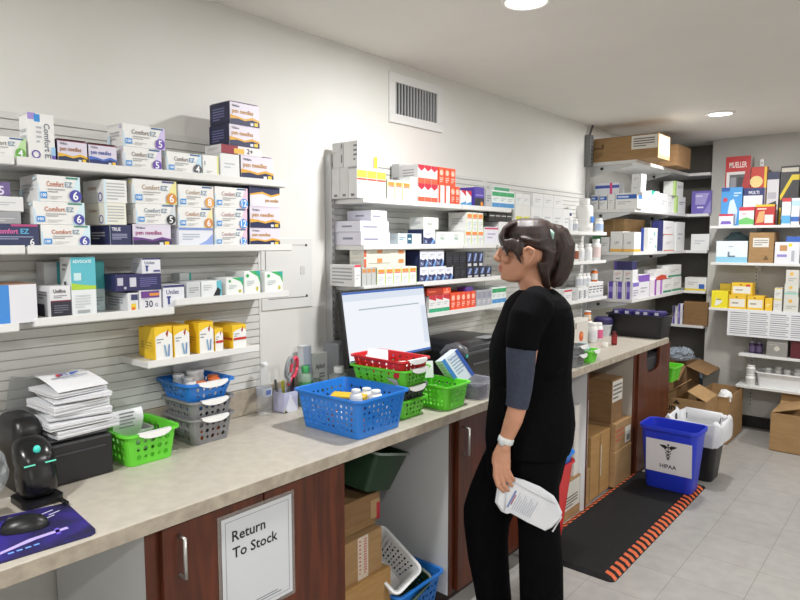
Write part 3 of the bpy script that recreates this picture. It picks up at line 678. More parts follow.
# ------------------------------------------------------------------ middle bay
def middle():
    g = 'cartons on the middle bay shelves'
    A = lambda sh, *a, **k: cart(sh, *a, group=k.pop('group', g), **k)
    wy = ('#dadada', [('r', 'F', .02, .66, .98, .9, '#e3e24a'), ('r', 'F', .02, .58, .98, .64, '#e2584a'), ('l', 'F', .15, .12, .8, .5, 3, '#c6c8cc'), ('r', 'L', 0, .94, 1, 1, '#9c9ea1'), ('r', 'L', .3, .06, .7, .14, '#77797c')])
    rf = A('m1', 357, 386, 168, wy, 'white carton with yellow band, @ of the front three on the top shelf', d=.052, n=3)
    pl = ('#cfcfcf', [('r', 'L', .3, .06, .7, .14, '#77797c')])
    for k, nm in enumerate(('second', 'third')):
        A('m1', 357, 386, None, pl, 'long plain white carton behind the yellow-banded ones, %s' % ('near the front', 'near the wall')[k], d=.052, n=1, back=.0535*(k+1), like=rf)
    ra = A('m1', 357.5, 368, 141, ('#dcdcdc', [('l', 'L', .7, .2, .95, .9, 4, '#77797c')]), 'tall plain white carton standing on the yellow-banded cartons', on=rf, d=.085)
    A('m1', 368.5, 378, 149, ('#dedede', [('r', 'F', .6, 0, .95, .6, '#d9d83a'), ('r', 'F', .5, 0, .58, .6, '#e2584a')]+SIDE), 'white carton with small yellow label on the yellow-banded row', on=rf, d=.08)
    rl = Rec(); rl.a = ra.a; rl.b = ra.b
    rb = A('m1', 356, 366, 154, ('#c9c9c9', [('r', 'L', .8, .3, .9, .8, '#6b6d70')]), 'flat grey-white carton, lower of two lying at the back left', on=rf, d=.068, back=.088, like=rl)
    A('m1', 356, 366, 145, ('#c9c9c9', [('r', 'L', .8, .3, .9, .8, '#6b6d70')]), 'flat grey-white carton, upper of two lying at the back left', on=rb, d=.068, back=.088, like=rl)
    A('m1', 387, 410, 180.5, labelbox(), 'small white carton with orange label, @ of three on the top shelf', d=.07, n=3)
    A('m1', 410.5, 417.5, 177, plainwhite(), 'plain white carton left of the red and white pairs', d=.07)
    gs = flat('#b5b6b8', '#77797c')
    A('m1', 399, 417, 165, gs, 'tall grey-sided carton, @ of three at the back of the top shelf', d=.05, n=3, back=.12)
    r = A('m1', 418, 437.5, 184, flu(), 'red and white carton, @ of the lower row of three', d=.12, n=3)
    A('m1', 418, 437.5, 165.5, flu(), 'red and white carton, @ of the upper row of three', on=r, d=.12, n=3)
    r1 = A('m1', 438.5, 450, 185.5, ('#e0dcda', [('r', 'F', 0, 0, .3, 1, '#e5502e')]+SIDE), 'white carton with orange edge, @ of two under the orange cartons', d=.12, n=2)
    r2 = A('m1', 450.5, 459.5, 186.5, orange(), 'orange carton, @ of two on the lower row', d=.12, n=2)
    A('m1', 438.5, 455.5, 168, orange(), 'orange carton, @ of three on the upper row', on=r1, d=.12, n=3)
    A('m1', 460.5, 471.5, 190.5, ('#e2e2e4', [('p', 'F', [(0, 1), (1, 1), (1, .62)], '#c0283c'), ('p', 'F', [(0, 0), (1, 0), (1, .3), (0, .15)], '#4a94c6')]+SIDE), 'small white carton with red corner, @ of the pair', d=.1, n=2)
    A('m1b', 474.5, 484, 187, ('#4c3a9c', [('r', 'F', 0, 0, .55, .45, '#22222c'), ('r', 'F', .55, 0, 1, .45, '#33283c'), ('r', 'F', .1, .55, .9, .62, '#8a7ad0'), ('c', 'F', .75, .15, .12, '#e08a2a')]+SIDE), 'purple and black carton on the middle top shelf', d=.1)
    A('m1b', 492, 514, 191, greenblue(), 'white carton with green and blue bands, @ of three on the top shelf', d=.11, n=3)
    A('m1b', 494, 509, 186.5, ('#cfd6d4', [('r', 'F', 0, .5, 1, .95, '#3f9e72')]), 'white and green carton behind the green and blue banded ones', d=.04, back=.118)
    A('m1b', 486, 491.5, 189, gs, 'grey-sided carton between the purple and green-banded cartons', d=.08)
    # second shelf
    lw = ('#d9d9e4', [('l', 'L', .35, .3, .95, .7, 1, '#8b8ca0'), ('l', 'F', .1, .3, .9, .6, 1, '#8b8ca0'), ('r', 'T', 0, 0, 1, 1, '#d4d4e2')])
    r = A('m2', 361, 390, 232, lw, 'flat white tray carton, bottom of three by the upright', d=.175)
    r = A('m2', 360, 389, 221, lw, 'flat white tray carton, middle of three by the upright', on=r, d=.175)
    A('m2', 371, 387, 210.5, lw, 'flat white tray carton, top of three by the upright', on=r, d=.15)
    A('m2', 398, 421.5, 233.5, ('#cbd9df', [('r', 'F', .38, .1, .58, .95, '#23566e'), ('r', 'F', .42, .45, .54, .6, '#d5e6ea'), ('l', 'F', .05, .4, .3, .7, 2, '#5f8496')]+SIDE), 'pale teal carton with dark blue block on the second shelf', d=.1)
    r = A('m2', 423.5, 435, 229.5, navywhite(), 'navy and white carton holding up a white carton', d=.1)
    gb = ('#dfe1de', [('t', 'F', .28, .4, .2, 'RELI', '#3f8f6c', .44), ('l', 'F', .25, .7, .75, .8, 1, '#9aa19c')]+SIDE)
    A('m2', 423.5, 438.5, 217.5, ('#e0e0da', [('t', 'F', .3, .35, .2, 'RLX', '#3a4a44', .4), ('l', 'F', .25, .65, .75, .75, 1, '#9aa19c')]+SIDE), 'white carton with dark print on top of the navy and white one', on=r, d=.09)
    A('m2', 436.5, 464, 232, gb, 'white carton with green print, @ of two on the second shelf', d=.11, n=2)
    r = A('m2b', 465, 483.5, 230.5, labelbox(), 'white carton with orange label, @ of the lower three', d=.13, n=3)
    A('m2b', 455, 466, 212.5, ('#d5d6d2', labelbox()[1]), 'cream carton with orange label, @ of two at the back', d=.06, n=2, back=.135)
    A('m2b', 466.5, 483, 212.5, labelbox(), 'white carton with orange label, @ of the upper three', on=r, d=.12, n=3)
    A('m2b', 484.5, 498, 227, ('#dddde4', [('r', 'F', 0, .86, 1, .96, '#c4486a'), ('l', 'F', .2, .3, .8, .7, 2, '#b0a6c8')]+SIDE), 'white carton with red line just left of the woman\'s forehead', d=.11)
    r = A('m2b', 499, 513, 222, plainwhite(), 'white carton under the black and orange cartons', d=.11)
    A('m2b', 489, 512, 209.5, ('#23211f', [('r', 'F', .1, .9, .9, 1, '#d9573a'), ('r', 'F', .1, .42, .9, .5, '#b9b9b6')]+SIDE), 'black carton with orange end, @ of four above the woman\'s brow', on=r, d=.08, n=4)
    # third shelf
    r = A('m3', 354.5, 361, 265, ('#dedede', [('r', 'F', 0, .9, 1, 1, '#d23a4a'), ('l', 'F', .2, .3, .8, .6, 2, '#bcc0c4'), ('l', 'L', .1, .1, .9, .9, 5, '#a2a4a7')]), 'white carton with red top at the left end of the third shelf', d=.155)
    r = A('m3', 377, 416.5, 267, labelbox('#f0913a', '#c0dc6a'), 'white carton with orange label, @ of five above the monitor', d=.11, n=5)
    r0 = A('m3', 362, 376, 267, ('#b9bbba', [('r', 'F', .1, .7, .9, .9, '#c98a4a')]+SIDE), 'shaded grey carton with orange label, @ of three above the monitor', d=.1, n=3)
    cr = ('#dcd9cc', [('r', 'F', .0, .1, .05, .9, '#d8603a'), ('l', 'F', .1, .35, .95, .55, 1, '#a8a694'), ('r', 'F', .3, .5, .42, .92, '#e08a4a'), ('r', 'F', .82, .4, .95, .8, '#e08a4a')]+SIDE)
    rr = A('m3', 364, 405.5, 257.5, cr, 'long cream carton lying on the orange-labelled row, lower one', on=r, d=.09)
    A('m3', 364, 405.5, 248.5, cr, 'long cream carton lying on the orange-labelled row, upper one', on=rr, d=.09)
    r = A('m3b', 420, 453, 266.5, navywhite(), 'navy and white carton, @ of the lower row of four', d=.13, n=4)
    A('m3b', 420, 444, 250.5, navywhite(), 'navy and white carton, @ of the upper row of three', on=r, d=.13, n=3)
    r = A('m3b', 454.5, 466, 267, flat('#1d1d24', '#3b3b46'), 'black carton, @ of two on the third shelf lower row', d=.12, n=2)
    A('m3b', 446, 466, 252, flat('#1b1b22', '#3b3b46'), 'black carton, @ of three on the third shelf upper row', on=r, d=.12, n=3)
    r = A('m3b', 466.5, 491.5, 267, blackmix(), 'black and blue carton, @ of the lower four by the woman\'s nose', d=.12, n=4)
    A('m3b', 466.5, 483.5, 252, blackmix(), 'black and blue carton, @ of the upper three by the woman\'s nose', on=r, d=.12, n=3)
    # lowest shelf
    ll = ('#e4e2e2', [('r', 'F', 0, .82, 1, 1, '#c0303c'), ('p', 'F', [(0, .82), (1, .82), (1, .68)], '#c0303c'), ('r', 'F', 0, 0, 1, .24, '#2f9e72'), ('l', 'F', .15, .4, .8, .62, 2, '#b6babc')]+SIDE)
    r = A('m4', 429, 449.5, 295, ll, 'white carton with red top and green base, @ of three by the monitor', d=.13, n=3)
    A('m4', 427, 442, 288, ('#a83420', [('l', 'F', .1, .3, .9, .7, 1, '#d9694a')]), 'dark red carton lying on the red and green cartons', on=r, d=.1)
    A('m4', 442.5, 451, 287.5, orange(), 'flat orange carton lying beside the dark red carton', on=r, d=.1)
    r = A('m4', 450.5, 475.5, 292, orange(), 'orange carton, @ of the row on the lowest middle shelf', d=.13, n=5)
    A('m4', 466, 473, 287, solid('#5a3a8c'), 'small purple carton on top of the orange row', on=r, d=.06)
    A('m4', 476.5, 491.5, 290, ('#a9aab2', [('r', 'F', .1, .5, .9, .9, '#8f90a0'), ('l', 'F', .2, .15, .8, .4, 2, '#d2d2d8')]+SIDE), 'grey-violet carton, @ of three on the lowest middle shelf', d=.12, n=3)
    A('m4', 492, 506, 287, greenblue(), 'white carton with green and blue bands, @ of three by the woman\'s neck', d=.12, n=3)
    # white cartons above the woman's head
    gw = 'plain white cartons behind the woman\'s head'
    SH['f1w'] = (1.69, .17, 'x')
    r = A('f1w', 515, 530, 205, ('#dcdcd8', [('r', 'F', .1, .1, .9, .55, '#d6d63a'), ('r', 'F', .3, .2, .7, .35, '#e07a3a')]+SIDE), 'white carton with yellow label above the woman\'s hair, @ one', d=.12, n=2, group=gw)
    A('f1w', 516, 530, 194, plainwhite(), 'white carton lying above the yellow labels, @ of two', on=r, d=.12, n=2, group=gw)
    r = A('f1w', 531, 572, 208, plainwhite(), 'plain white carton above the ponytail, @ of the lower four', d=.12, n=4, group=gw)
    A('f1w', 533, 563, 195, plainwhite(), 'plain white carton above the ponytail, @ of the upper three', on=r, d=.12, n=3, group=gw)
middle()

# ------------------------------------------------------------------ corner shelves
def corner():
    g = 'cartons on the corner shelves'
    A = lambda sh, *a, **k: cart(sh, *a, group=k.pop('group', g), **k)
    r = A('l2', 590.5, 598, 195, bluewave(), 'small white carton with blue label at the corner, left one', d=.12)
    r1 = A('l2', 599, 607, 195, bluewave(), 'small white carton with blue label at the corner, right one', d=.12)
    r2 = A('l2', 607.5, 614.5, 194, plainwhite(), 'narrow white carton between the blue-labelled and long cartons', d=.12)
    A('l2', 595, 619, 183, ('#dcdfe6', [('r', 'F', 0, .55, 1, .8, '#3a55b0'), ('r', 'F', .62, 0, .72, 1, '#d84a86')]), 'white carton with blue band and pink ribbon', on=r1, d=.1, front=4.87)
    r3 = A('l2', 615, 637.5, 193, bluewave(), 'long white carton with blue band at the shelf corner', d=.12)
    r4 = A('l2', 631, 641, 183.5, plainwhite(), 'small white carton on the long blue-banded carton, lower one', on=r3, d=.1)
    A('l2', 631.5, 641.5, 174, plainwhite(), 'small white carton on the long blue-banded carton, upper one', on=r4, d=.1)
    A('l2x', 651, 659, 191, ('#e2e4e3', [('p', 'F', [(0, 1), (.5, 1), (0, .7)], '#2fa690'), ('l', 'F', .3, .45, .8, .6, 2, '#d9776a')]), 'white carton with teal corner and red print', d=.12)
    A('l2x', 660, 667, 193.5, plainwhite(), 'plain white carton right of the teal-cornered carton', d=.12)
    A('l2x', 667.5, 671.5, 196, plainwhite(), 'narrow white carton left of the green-edged cartons', d=.12)
    ge = ('#dfe2de', [('r', 'F', 0, 0, .16, 1, '#a9cc6a'), ('l', 'F', .3, .5, .9, .72, 2, '#7a7286'), ('r', 'L', .8, 0, 1, 1, '#b9d48a')])
    r = A('l2x', 676, 685, 196.5, ge, 'white carton with green edge, lower of the pair', d=.1)
    A('l2x', 675, 683, 181.5, ge, 'white carton with green edge, upper of the pair', on=r, d=.1)
    A('l2b', 691, 710.5, 191, ('#8f86c4', [('p', 'F', [(0, 0), (.6, 0), (1, .6), (1, 1), (0, 1)], '#6f62b4'), ('p', 'F', [(.2, .9), (.9, .9), (.7, .4), (.2, .4)], '#a49ad2'), ('l', 'F', .3, .2, .85, .35, 1, '#e0dcf0'), ('l', 'F', .2, .7, .8, .85, 1, '#d5d0ea')]), 'purple carton at the right end of the corner shelf', d=.16)
    # third level
    A('l3', 592, 600, 236, solid('#2f7d4a'), 'dark green carton at the left end of the corner shelf', d=.14)
    A('l3', 600.5, 609, 237, plainwhite(), 'greyish white carton right of the green carton', d=.14)
    yb = ('#dedfdd', [('r', 'F', 0, 0, 1, .14, '#e6b24a'), ('t', 'F', .35, .4, .12, 'LAX', '#77797c', .35), ('r', 'R', 0, 0, 1, .14, '#e6b24a')]+SIDE)
    A('l3', 610, 622.5, 231.5, yb, 'white carton with yellow base, left of two', d=.14)
    A('l3', 623, 634, 232, yb, 'white carton with yellow base, right of two', d=.14)
    A('l3', 603, 624, 219, (CARD, [('r', 'F', .45, 0, .55, 1, '#a98a5e')]), 'big brown carton behind the yellow-based cartons', d=.45, front=5.02)
    A('l3x', 648, 657, 228, ('#dfe2e2', [('c', 'F', .65, .75, .09, '#58b6a6'), ('c', 'F', .8, .2, .07, '#6ac0b0'), ('r', 'L', 0, 0, .4, 1, '#3a55b0'), ('l', 'F', .1, .3, .5, .6, 2, '#b4bbbc')]), 'white carton with teal dots on the corner shelf', d=.06)
    A('l3x', 658, 662.5, 220.5, solid('#252a66'), 'tall navy carton beside the teal-dotted carton', d=.06)
    rw = ('#dfdfe0', [('r', 'F', 0, 0, 1, .06, '#c8694a'), ('l', 'F', .2, .4, .8, .6, 2, '#b2b4b8')]+SIDE)
    r = A('l3x', 663.5, 674, 235, rw, 'white carton with red base, lower of two by the navy carton', d=.12)
    A('l3x', 663, 673, 221, rw, 'white carton with red base, upper of two by the navy carton', on=r, d=.11)
    A('l3x', 675.5, 684, 222, plainwhite(), 'tall white carton at the inner corner of the shelf', d=.12)
    A('l3b', 690.5, 709, 234, plainwhite(), 'white carton alone at the back right of the corner shelf', d=.14)
    # fourth level
    pw = ('#dedde4', [('r', 'F', .1, 0, .6, 1, '#5b49a8'), ('r', 'F', .1, .4, .6, .7, '#9a8cd2'), ('r', 'R', .02, .7, .98, .92, '#7a68bc'), ('l', 'R', .1, .15, .9, .55, 3, '#a4a0b6')])
    p1 = A('l4', 607.5, 616, 281.5, pw, 'purple and white carton, leftmost of three above the black bin', d=.13)
    p2 = A('l4', 616.5, 625, 281.5, pw, 'purple and white carton, middle of three above the black bin', d=.13)
    p3 = A('l4', 625.5, 632.5, 281.5, pw, 'purple and white carton, rightmost of three above the black bin', d=.13)
    gq = ('#dcdcdc', [('l', 'F', .2, .5, .8, .8, 2, '#c88a84'), ('r', 'F', .3, .2, .7, .32, '#8a8c90')]+SIDE)
    q = A('l4', 613, 622.5, 270, gq, 'small white carton on the purple and white row, left one', on=p2, d=.11)
    A('l4', 623, 632.5, 270, gq, 'small white carton on the purple and white row, right one', on=p2, d=.11)
    A('l4', 614, 632, 261.5, ('#262556', [('r', 'F', 0, 0, .15, 1, '#4a3f8c')]), 'navy carton on top of the small white cartons', on=q, d=.1)
    pu = ('#dddce2', [('r', 'F', 0, .7, 1, 1, '#7a52b0'), ('l', 'F', .2, .2, .8, .5, 2, '#a6a6b2')]+SIDE)
    A('l4x', 638, 649, 275, pu, 'white carton with violet top on the corner shelf', d=.11)
    A('l4x', 650, 656, 279.5, ('#e2d9e4', [('r', 'F', .7, 0, 1, 1, '#9a4ab0')]+SIDE), 'white carton with magenta edge, left of two', d=.11)
    A('l4x', 656.5, 662, 279.5, ('#e2d9e4', [('r', 'F', .6, 0, .95, 1, '#b06ac4')]+SIDE), 'white carton with magenta edge, right of two', d=.11)
    wg = ('#e0e0de', [('r', 'F', 0, .05, 1, .2, '#2f8a6a'), ('l', 'F', .15, .4, .8, .65, 2, '#b0b4b4')]+SIDE)
    r = A('l4x', 663, 671.5, 279, wg, 'white carton with green line, front one of the lower pair', d=.11)
    r2 = A('l4x', 672, 681, 277, wg, 'white carton with green line, rear one of the lower pair', d=.11)
    A('l4x', 656, 667, 269.5, ('#e0dedc', [('p', 'F', [(0, 0), (1, 0), (.9, .4), (.5, .5), (0, .3)], '#c8452e')]+SIDE), 'white carton with red wave on the green-lined cartons', on=r, d=.1)
    A('l4x', 668, 681, 265, wg, 'white carton with green line on top of the rear one', on=r2, d=.1)
    A('l4b', 684.5, 706, 277.5, ('#dededc', [('r', 'F', 0, 0, 1, .14, '#dfc93a'), ('r', 'F', .66, .14, .92, .5, '#3a62b0'), ('l', 'F', .15, .4, .6, .7, 2, '#b0b2b4')]), 'white carton with yellow base at the back of the corner shelf', d=.14)
    A('l5b', 683, 707, 302, (CARD_D, []), 'plain brown carton on the low alcove shelf', d=.25)
    A('l5b', 672, 677, 306, purplecard(), 'purple and white packet on the low alcove shelf, left one', d=.1)
    A('l5b', 677.5, 682, 304, purplecard(), 'purple and white packet on the low alcove shelf, right one', d=.1)
    # long carton on the very top
    z = 2.2355
    t = empty('long_carton', (.268, 4.975, z), 'long brown carton with white shipping label on the top corner shelf', 'box')
    w, d, h = .52, .26, .175
    m = carton_mesh(w, d, h, CARD, [('r', 'F', .62, .42, .99, .98, '#d8d5cd'), ('l', 'F', .65, .5, .95, .9, 4, '#55524e'), ('t', 'F', .06, .55, .1, 'Amneal', '#3a2c1c', .16), ('p', 'F', [(.17, .66), (.21, .66), (.2, .78)], '#3a2c1c'), ('l', 'F', .07, .14, .2, .4, 3, '#7c6342')]); m.build('body', t)
    m = MB(); m.box(w/2+.0006, w/2+.003, -d/2+.02, d/2-.02, .03, h-.01, M('#dcd7cc', .6)); m.box(w/2+.0032, w/2+.0036, -.02, .05, .05, .13, M('#8f8a80', .6)); m.build('end_label', t)
    m = MB(); T = Matrix.Translation((w/2, -d/2, h)) @ Matrix.Rotation(R(-25), 4, 'X'); m.box(-w, 0, 0, .12, .001, .004, CARD, T); m.build('flap', t)
    t = tag(carton_mesh(.30, .36, .17, CARD_D, [('r', 'F', .46, 0, .54, 1, '#7a5c3c')]).build('carton', loc=(.33, 5.62, z)), 'dark brown carton behind the long one on the top corner shelf', 'box', g)
corner()

# ------------------------------------------------------------------ far wall shelves
def far():
    g = 'cartons on the far wall shelves'
    A = lambda sh, *a, **k: cart(sh, *a, group=k.pop('group', g), **k)
    A('r1', 723, 748, 156.5, ('#d9d6d4', [('r', 'F', 0, .78, 1, 1, '#b52a2c'), ('r', 'F', 0, 0, .05, 1, '#b52a2c'), ('t', 'F', .5, .84, .08, 'MUELLER', '#f0dcd8', .7, 'c'), ('r', 'F', .18, .5, .78, .74, '#5c5a5e'), ('r', 'F', .22, .54, .44, .7, '#8d8b90'), ('r', 'F', .5, .54, .74, .7, '#3f3d42'), ('p', 'F', [(.6, .4), (1, .3), (1, .78), (.8, .78)], '#a82c2e'), ('c', 'F', .2, .36, .03, '#5fb39a')]), 'tall red and white carton at the left end of the far top shelf', d=.06, back=.13)
    A('r1', 748.5, 764.5, 167, ('#c23a2c', [('r', 'F', .84, 0, 1, 1, '#e3b82e'), ('c', 'F', .35, .75, .1, '#e8cf8a'), ('r', 'F', .1, .55, .6, .6, '#e6d9c6'), ('r', 'F', .12, .28, .55, .45, '#dcd6d0')]), 'red carton with yellow edge on the far top shelf', d=.06, back=.13)
    A('r1', 765, 777, 172, ('#d4d2d6', [('r', 'F', 0, .86, 1, 1, '#2b3252'), ('r', 'F', .1, .5, .8, .62, '#b4b4bc'), ('p', 'F', [(.0, .28), (.9, .36), (.8, .46), (.1, .4)], '#3a3b44')]), 'white carton with navy top behind the picture carton', d=.06, back=.13)
    A('r1', 778, 797, 166, ('#3a3a3c', [('p', 'F', [(.0, .5), (.6, .85), (1, .85), (1, .76), (.65, .76), (.05, .42)], '#dfc62e'), ('p', 'F', [(.25, .4), (.75, .4), (.95, .1), (.1, .1)], '#c9c9c9'), ('r', 'F', .05, .9, .95, .97, '#c9c4b6'), ('r', 'F', .0, .0, .1, .3, '#dfc62e')]), 'tall black and yellow carton on the far top shelf', d=.06, back=.13)
    A('r1', 799, 822, 160, ('#d9b52e', [('r', 'F', .1, .5, .9, .7, '#3a3a3c')]), 'yellow carton at the right edge of the far top shelf', d=.06, back=.13)
    A('r1', 720, 741, 187.5, ('#4a98d8', [('p', 'F', [(.3, .05), (.75, .05), (.8, .4), (.6, .7), (.42, .65), (.35, .4)], '#cfe0f0'), ('r', 'F', .0, .9, .4, 1, '#2a5aa6'), ('c', 'F', .2, .68, .06, '#c04a5a'), ('l', 'F', .6, .75, .95, .88, 2, '#d5e8f6')]), 'bright blue carton with white figure on the far top shelf', d=.04, back=.08)
    A('r1', 742, 763, 188, ('#dcdce0', [('r', 'F', 0, .8, 1, 1, '#27306a'), ('t', 'F', .5, .84, .08, 'MULTI', '#e6e6ee', .5, 'c'), ('l', 'F', .15, .3, .6, .5, 2, '#b6bac4'), ('r', 'F', .92, 0, 1, 1, '#27306a')]), 'white carton with navy heading on the far top shelf', d=.04, back=.08)
    A('r1', 718.5, 733, 214, ('#e2e0e4', [('r', 'F', 0, .82, 1, 1, '#c0344a'), ('p', 'F', [(.1, .12), (.9, .12), (.8, .4), (.2, .4)], '#7a62b8')]), 'low white carton with red top and purple oval', d=.06)
    A('r1', 738.5, 753.5, 207, ('#e4e2e2', [('r', 'F', 0, .8, 1, 1, '#c23040'), ('l', 'F', .2, .55, .7, .7, 1, '#d99aa0'), ('p', 'F', [(0, .05), (1, .05), (1, .3), (.5, .45), (0, .3)], '#6cba6a')]), 'low white carton with red top and green base', d=.06)
    A('r1', 754.5, 774, 204.5, ('#b5322e', [('r', 'F', 0, .9, 1, 1, '#e2b82e'), ('p', 'F', [(.05, .1), (.45, .15), (.5, .7), (.2, .65)], '#d9a06a'), ('r', 'F', .5, .1, .95, .5, '#d9d2d0'), ('l', 'F', .1, .72, .9, .86, 1, '#f0d0c8')]), 'red picture carton with yellow top on the far top shelf', d=.06)
    A('r1', 781, 790, 198, ('#dde2e6', [('r', 'F', 0, .86, 1, 1, '#c23a40'), ('r', 'F', 0, .05, 1, .35, '#5aa8d8')]), 'narrow red, white and blue carton, left of two', d=.06)
    A('r1', 790.5, 799, 198, ('#dde2e6', [('r', 'F', 0, .7, 1, .9, '#b4d4ec'), ('r', 'F', 0, .12, 1, .3, '#3a6ab4')]), 'narrow white and blue carton, right of two', d=.06)
    A('r1', 800, 815, 195, ('#b5322e', []), 'red carton at the right edge of the far top shelf', d=.06)
    A('r2', 715.5, 747, 241, ('#dbe3e8', [('r', 'F', 0, 0, 1, .26, '#8cc4dc'), ('r', 'F', .38, .25, .44, .5, '#6f7f90'), ('r', 'F', .38, .25, .62, .32, '#5f6f86'), ('l', 'F', .4, .7, .65, .78, 1, '#9aa6b4')]), 'wide pale blue and white carton on the far second shelf', d=.16)
    A('r2', 748, 773, 232.5, (CARD, [('r', 'F', .16, .52, .8, .82, '#d9d6ce'), ('l', 'F', .2, .56, .76, .78, 3, '#8f8b84'), ('p', 'F', [(.6, .1), (.82, .1), (.71, .26)], '#6a4e30')]), 'square brown carton with white label on the far second shelf', d=.2)
    r = A('r2', 774, 799, 242, ('#dcdde2', [('r', 'F', .2, .58, .5, .85, '#b98a5a'), ('c', 'F', .62, .86, .08, '#e0d02e'), ('r', 'F', .1, .3, .5, .42, '#8f86c4'), ('r', 'F', .68, .1, .8, .6, '#a9adb6')]), 'white carton with small pictures on the far second shelf', d=.16)
    A('r2', 786, 800, 236.5, solid('#3a62b4'), 'flat blue carton lying on the picture carton', on=r, d=.1)
    A('r2', 800.5, 830, 240, plainwhite(), 'white carton at the right edge of the far second shelf', d=.16)
    yy = ('#e5bb34', [('r', 'F', .08, .15, .92, .72, '#e3e0d4'), ('l', 'F', .2, .3, .8, .55, 1, '#9c958a'), ('r', 'F', .4, .8, .5, .9, '#7a5a1a')])
    A('r3', 711, 727.5, 291, ('#e6d62a', [('p', 'F', [(.2, .1), (.5, .2), (.7, .4), (.3, .6)], '#e3e4d8'), ('l', 'F', .3, .4, .8, .6, 1, '#a59a2a')]), 'bright yellow carton at the left end of the far third shelf', d=.12)
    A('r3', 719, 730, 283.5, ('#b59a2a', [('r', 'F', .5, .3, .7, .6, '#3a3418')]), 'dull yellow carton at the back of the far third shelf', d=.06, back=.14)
    r = A('r3', 728, 746, 295, yy, 'yellow and white carton, left of the lower pair', d=.12)
    r2 = A('r3', 746.5, 763.5, 296, yy, 'yellow and white carton, right of the lower pair', d=.12)
    A('r3', 731, 752, 283, ('#e5bb34', yy[1]+[('r', 'F', .7, .72, .9, .9, '#c9402e')]), 'yellow and white carton lying on the lower pair', on=r, d=.12)
    A('r3', 764.5, 772, 298.5, ('#e5bb34', [('l', 'F', .2, .3, .8, .6, 2, '#f0e2b0')]), 'small yellow carton right of the lower pair', d=.1)
    wt = ('#d6d5d0', [('r', 'F', 0, .9, 1, 1, '#d9c86a'), ('l', 'F', .2, .3, .8, .6, 2, '#a9a8a4')])
    r = A('r3', 773, 781.5, 299, wt, 'small white carton left of the grey stack, lower one', d=.1)
    A('r3', 774, 782, 288, wt, 'small white carton left of the grey stack, upper one', on=r, d=.1)
    gt = ('#cfcdc6', [('c', 'F', .45, .72, .12, '#e0b04a'), ('l', 'F', .2, .2, .85, .45, 2, '#9b9a96')])
    r = A('r3', 783, 798, 297, gt, 'grey-white carton with yellow dot, bottom of three', d=.12)
    r = A('r3', 784, 798, 284, ('#cfd0c8', gt[1]+[('r', 'F', 0, .2, 1, .32, '#8cc4b8')]), 'grey-white carton with yellow dot, middle of three', on=r, d=.12)
    A('r3', 785.5, 798.5, 270, gt, 'grey-white carton with yellow dot, top of three', on=r, d=.12)
    A('r3', 799.5, 815, 287, gt, 'grey-white carton at the right edge of the far third shelf', d=.12)
far()
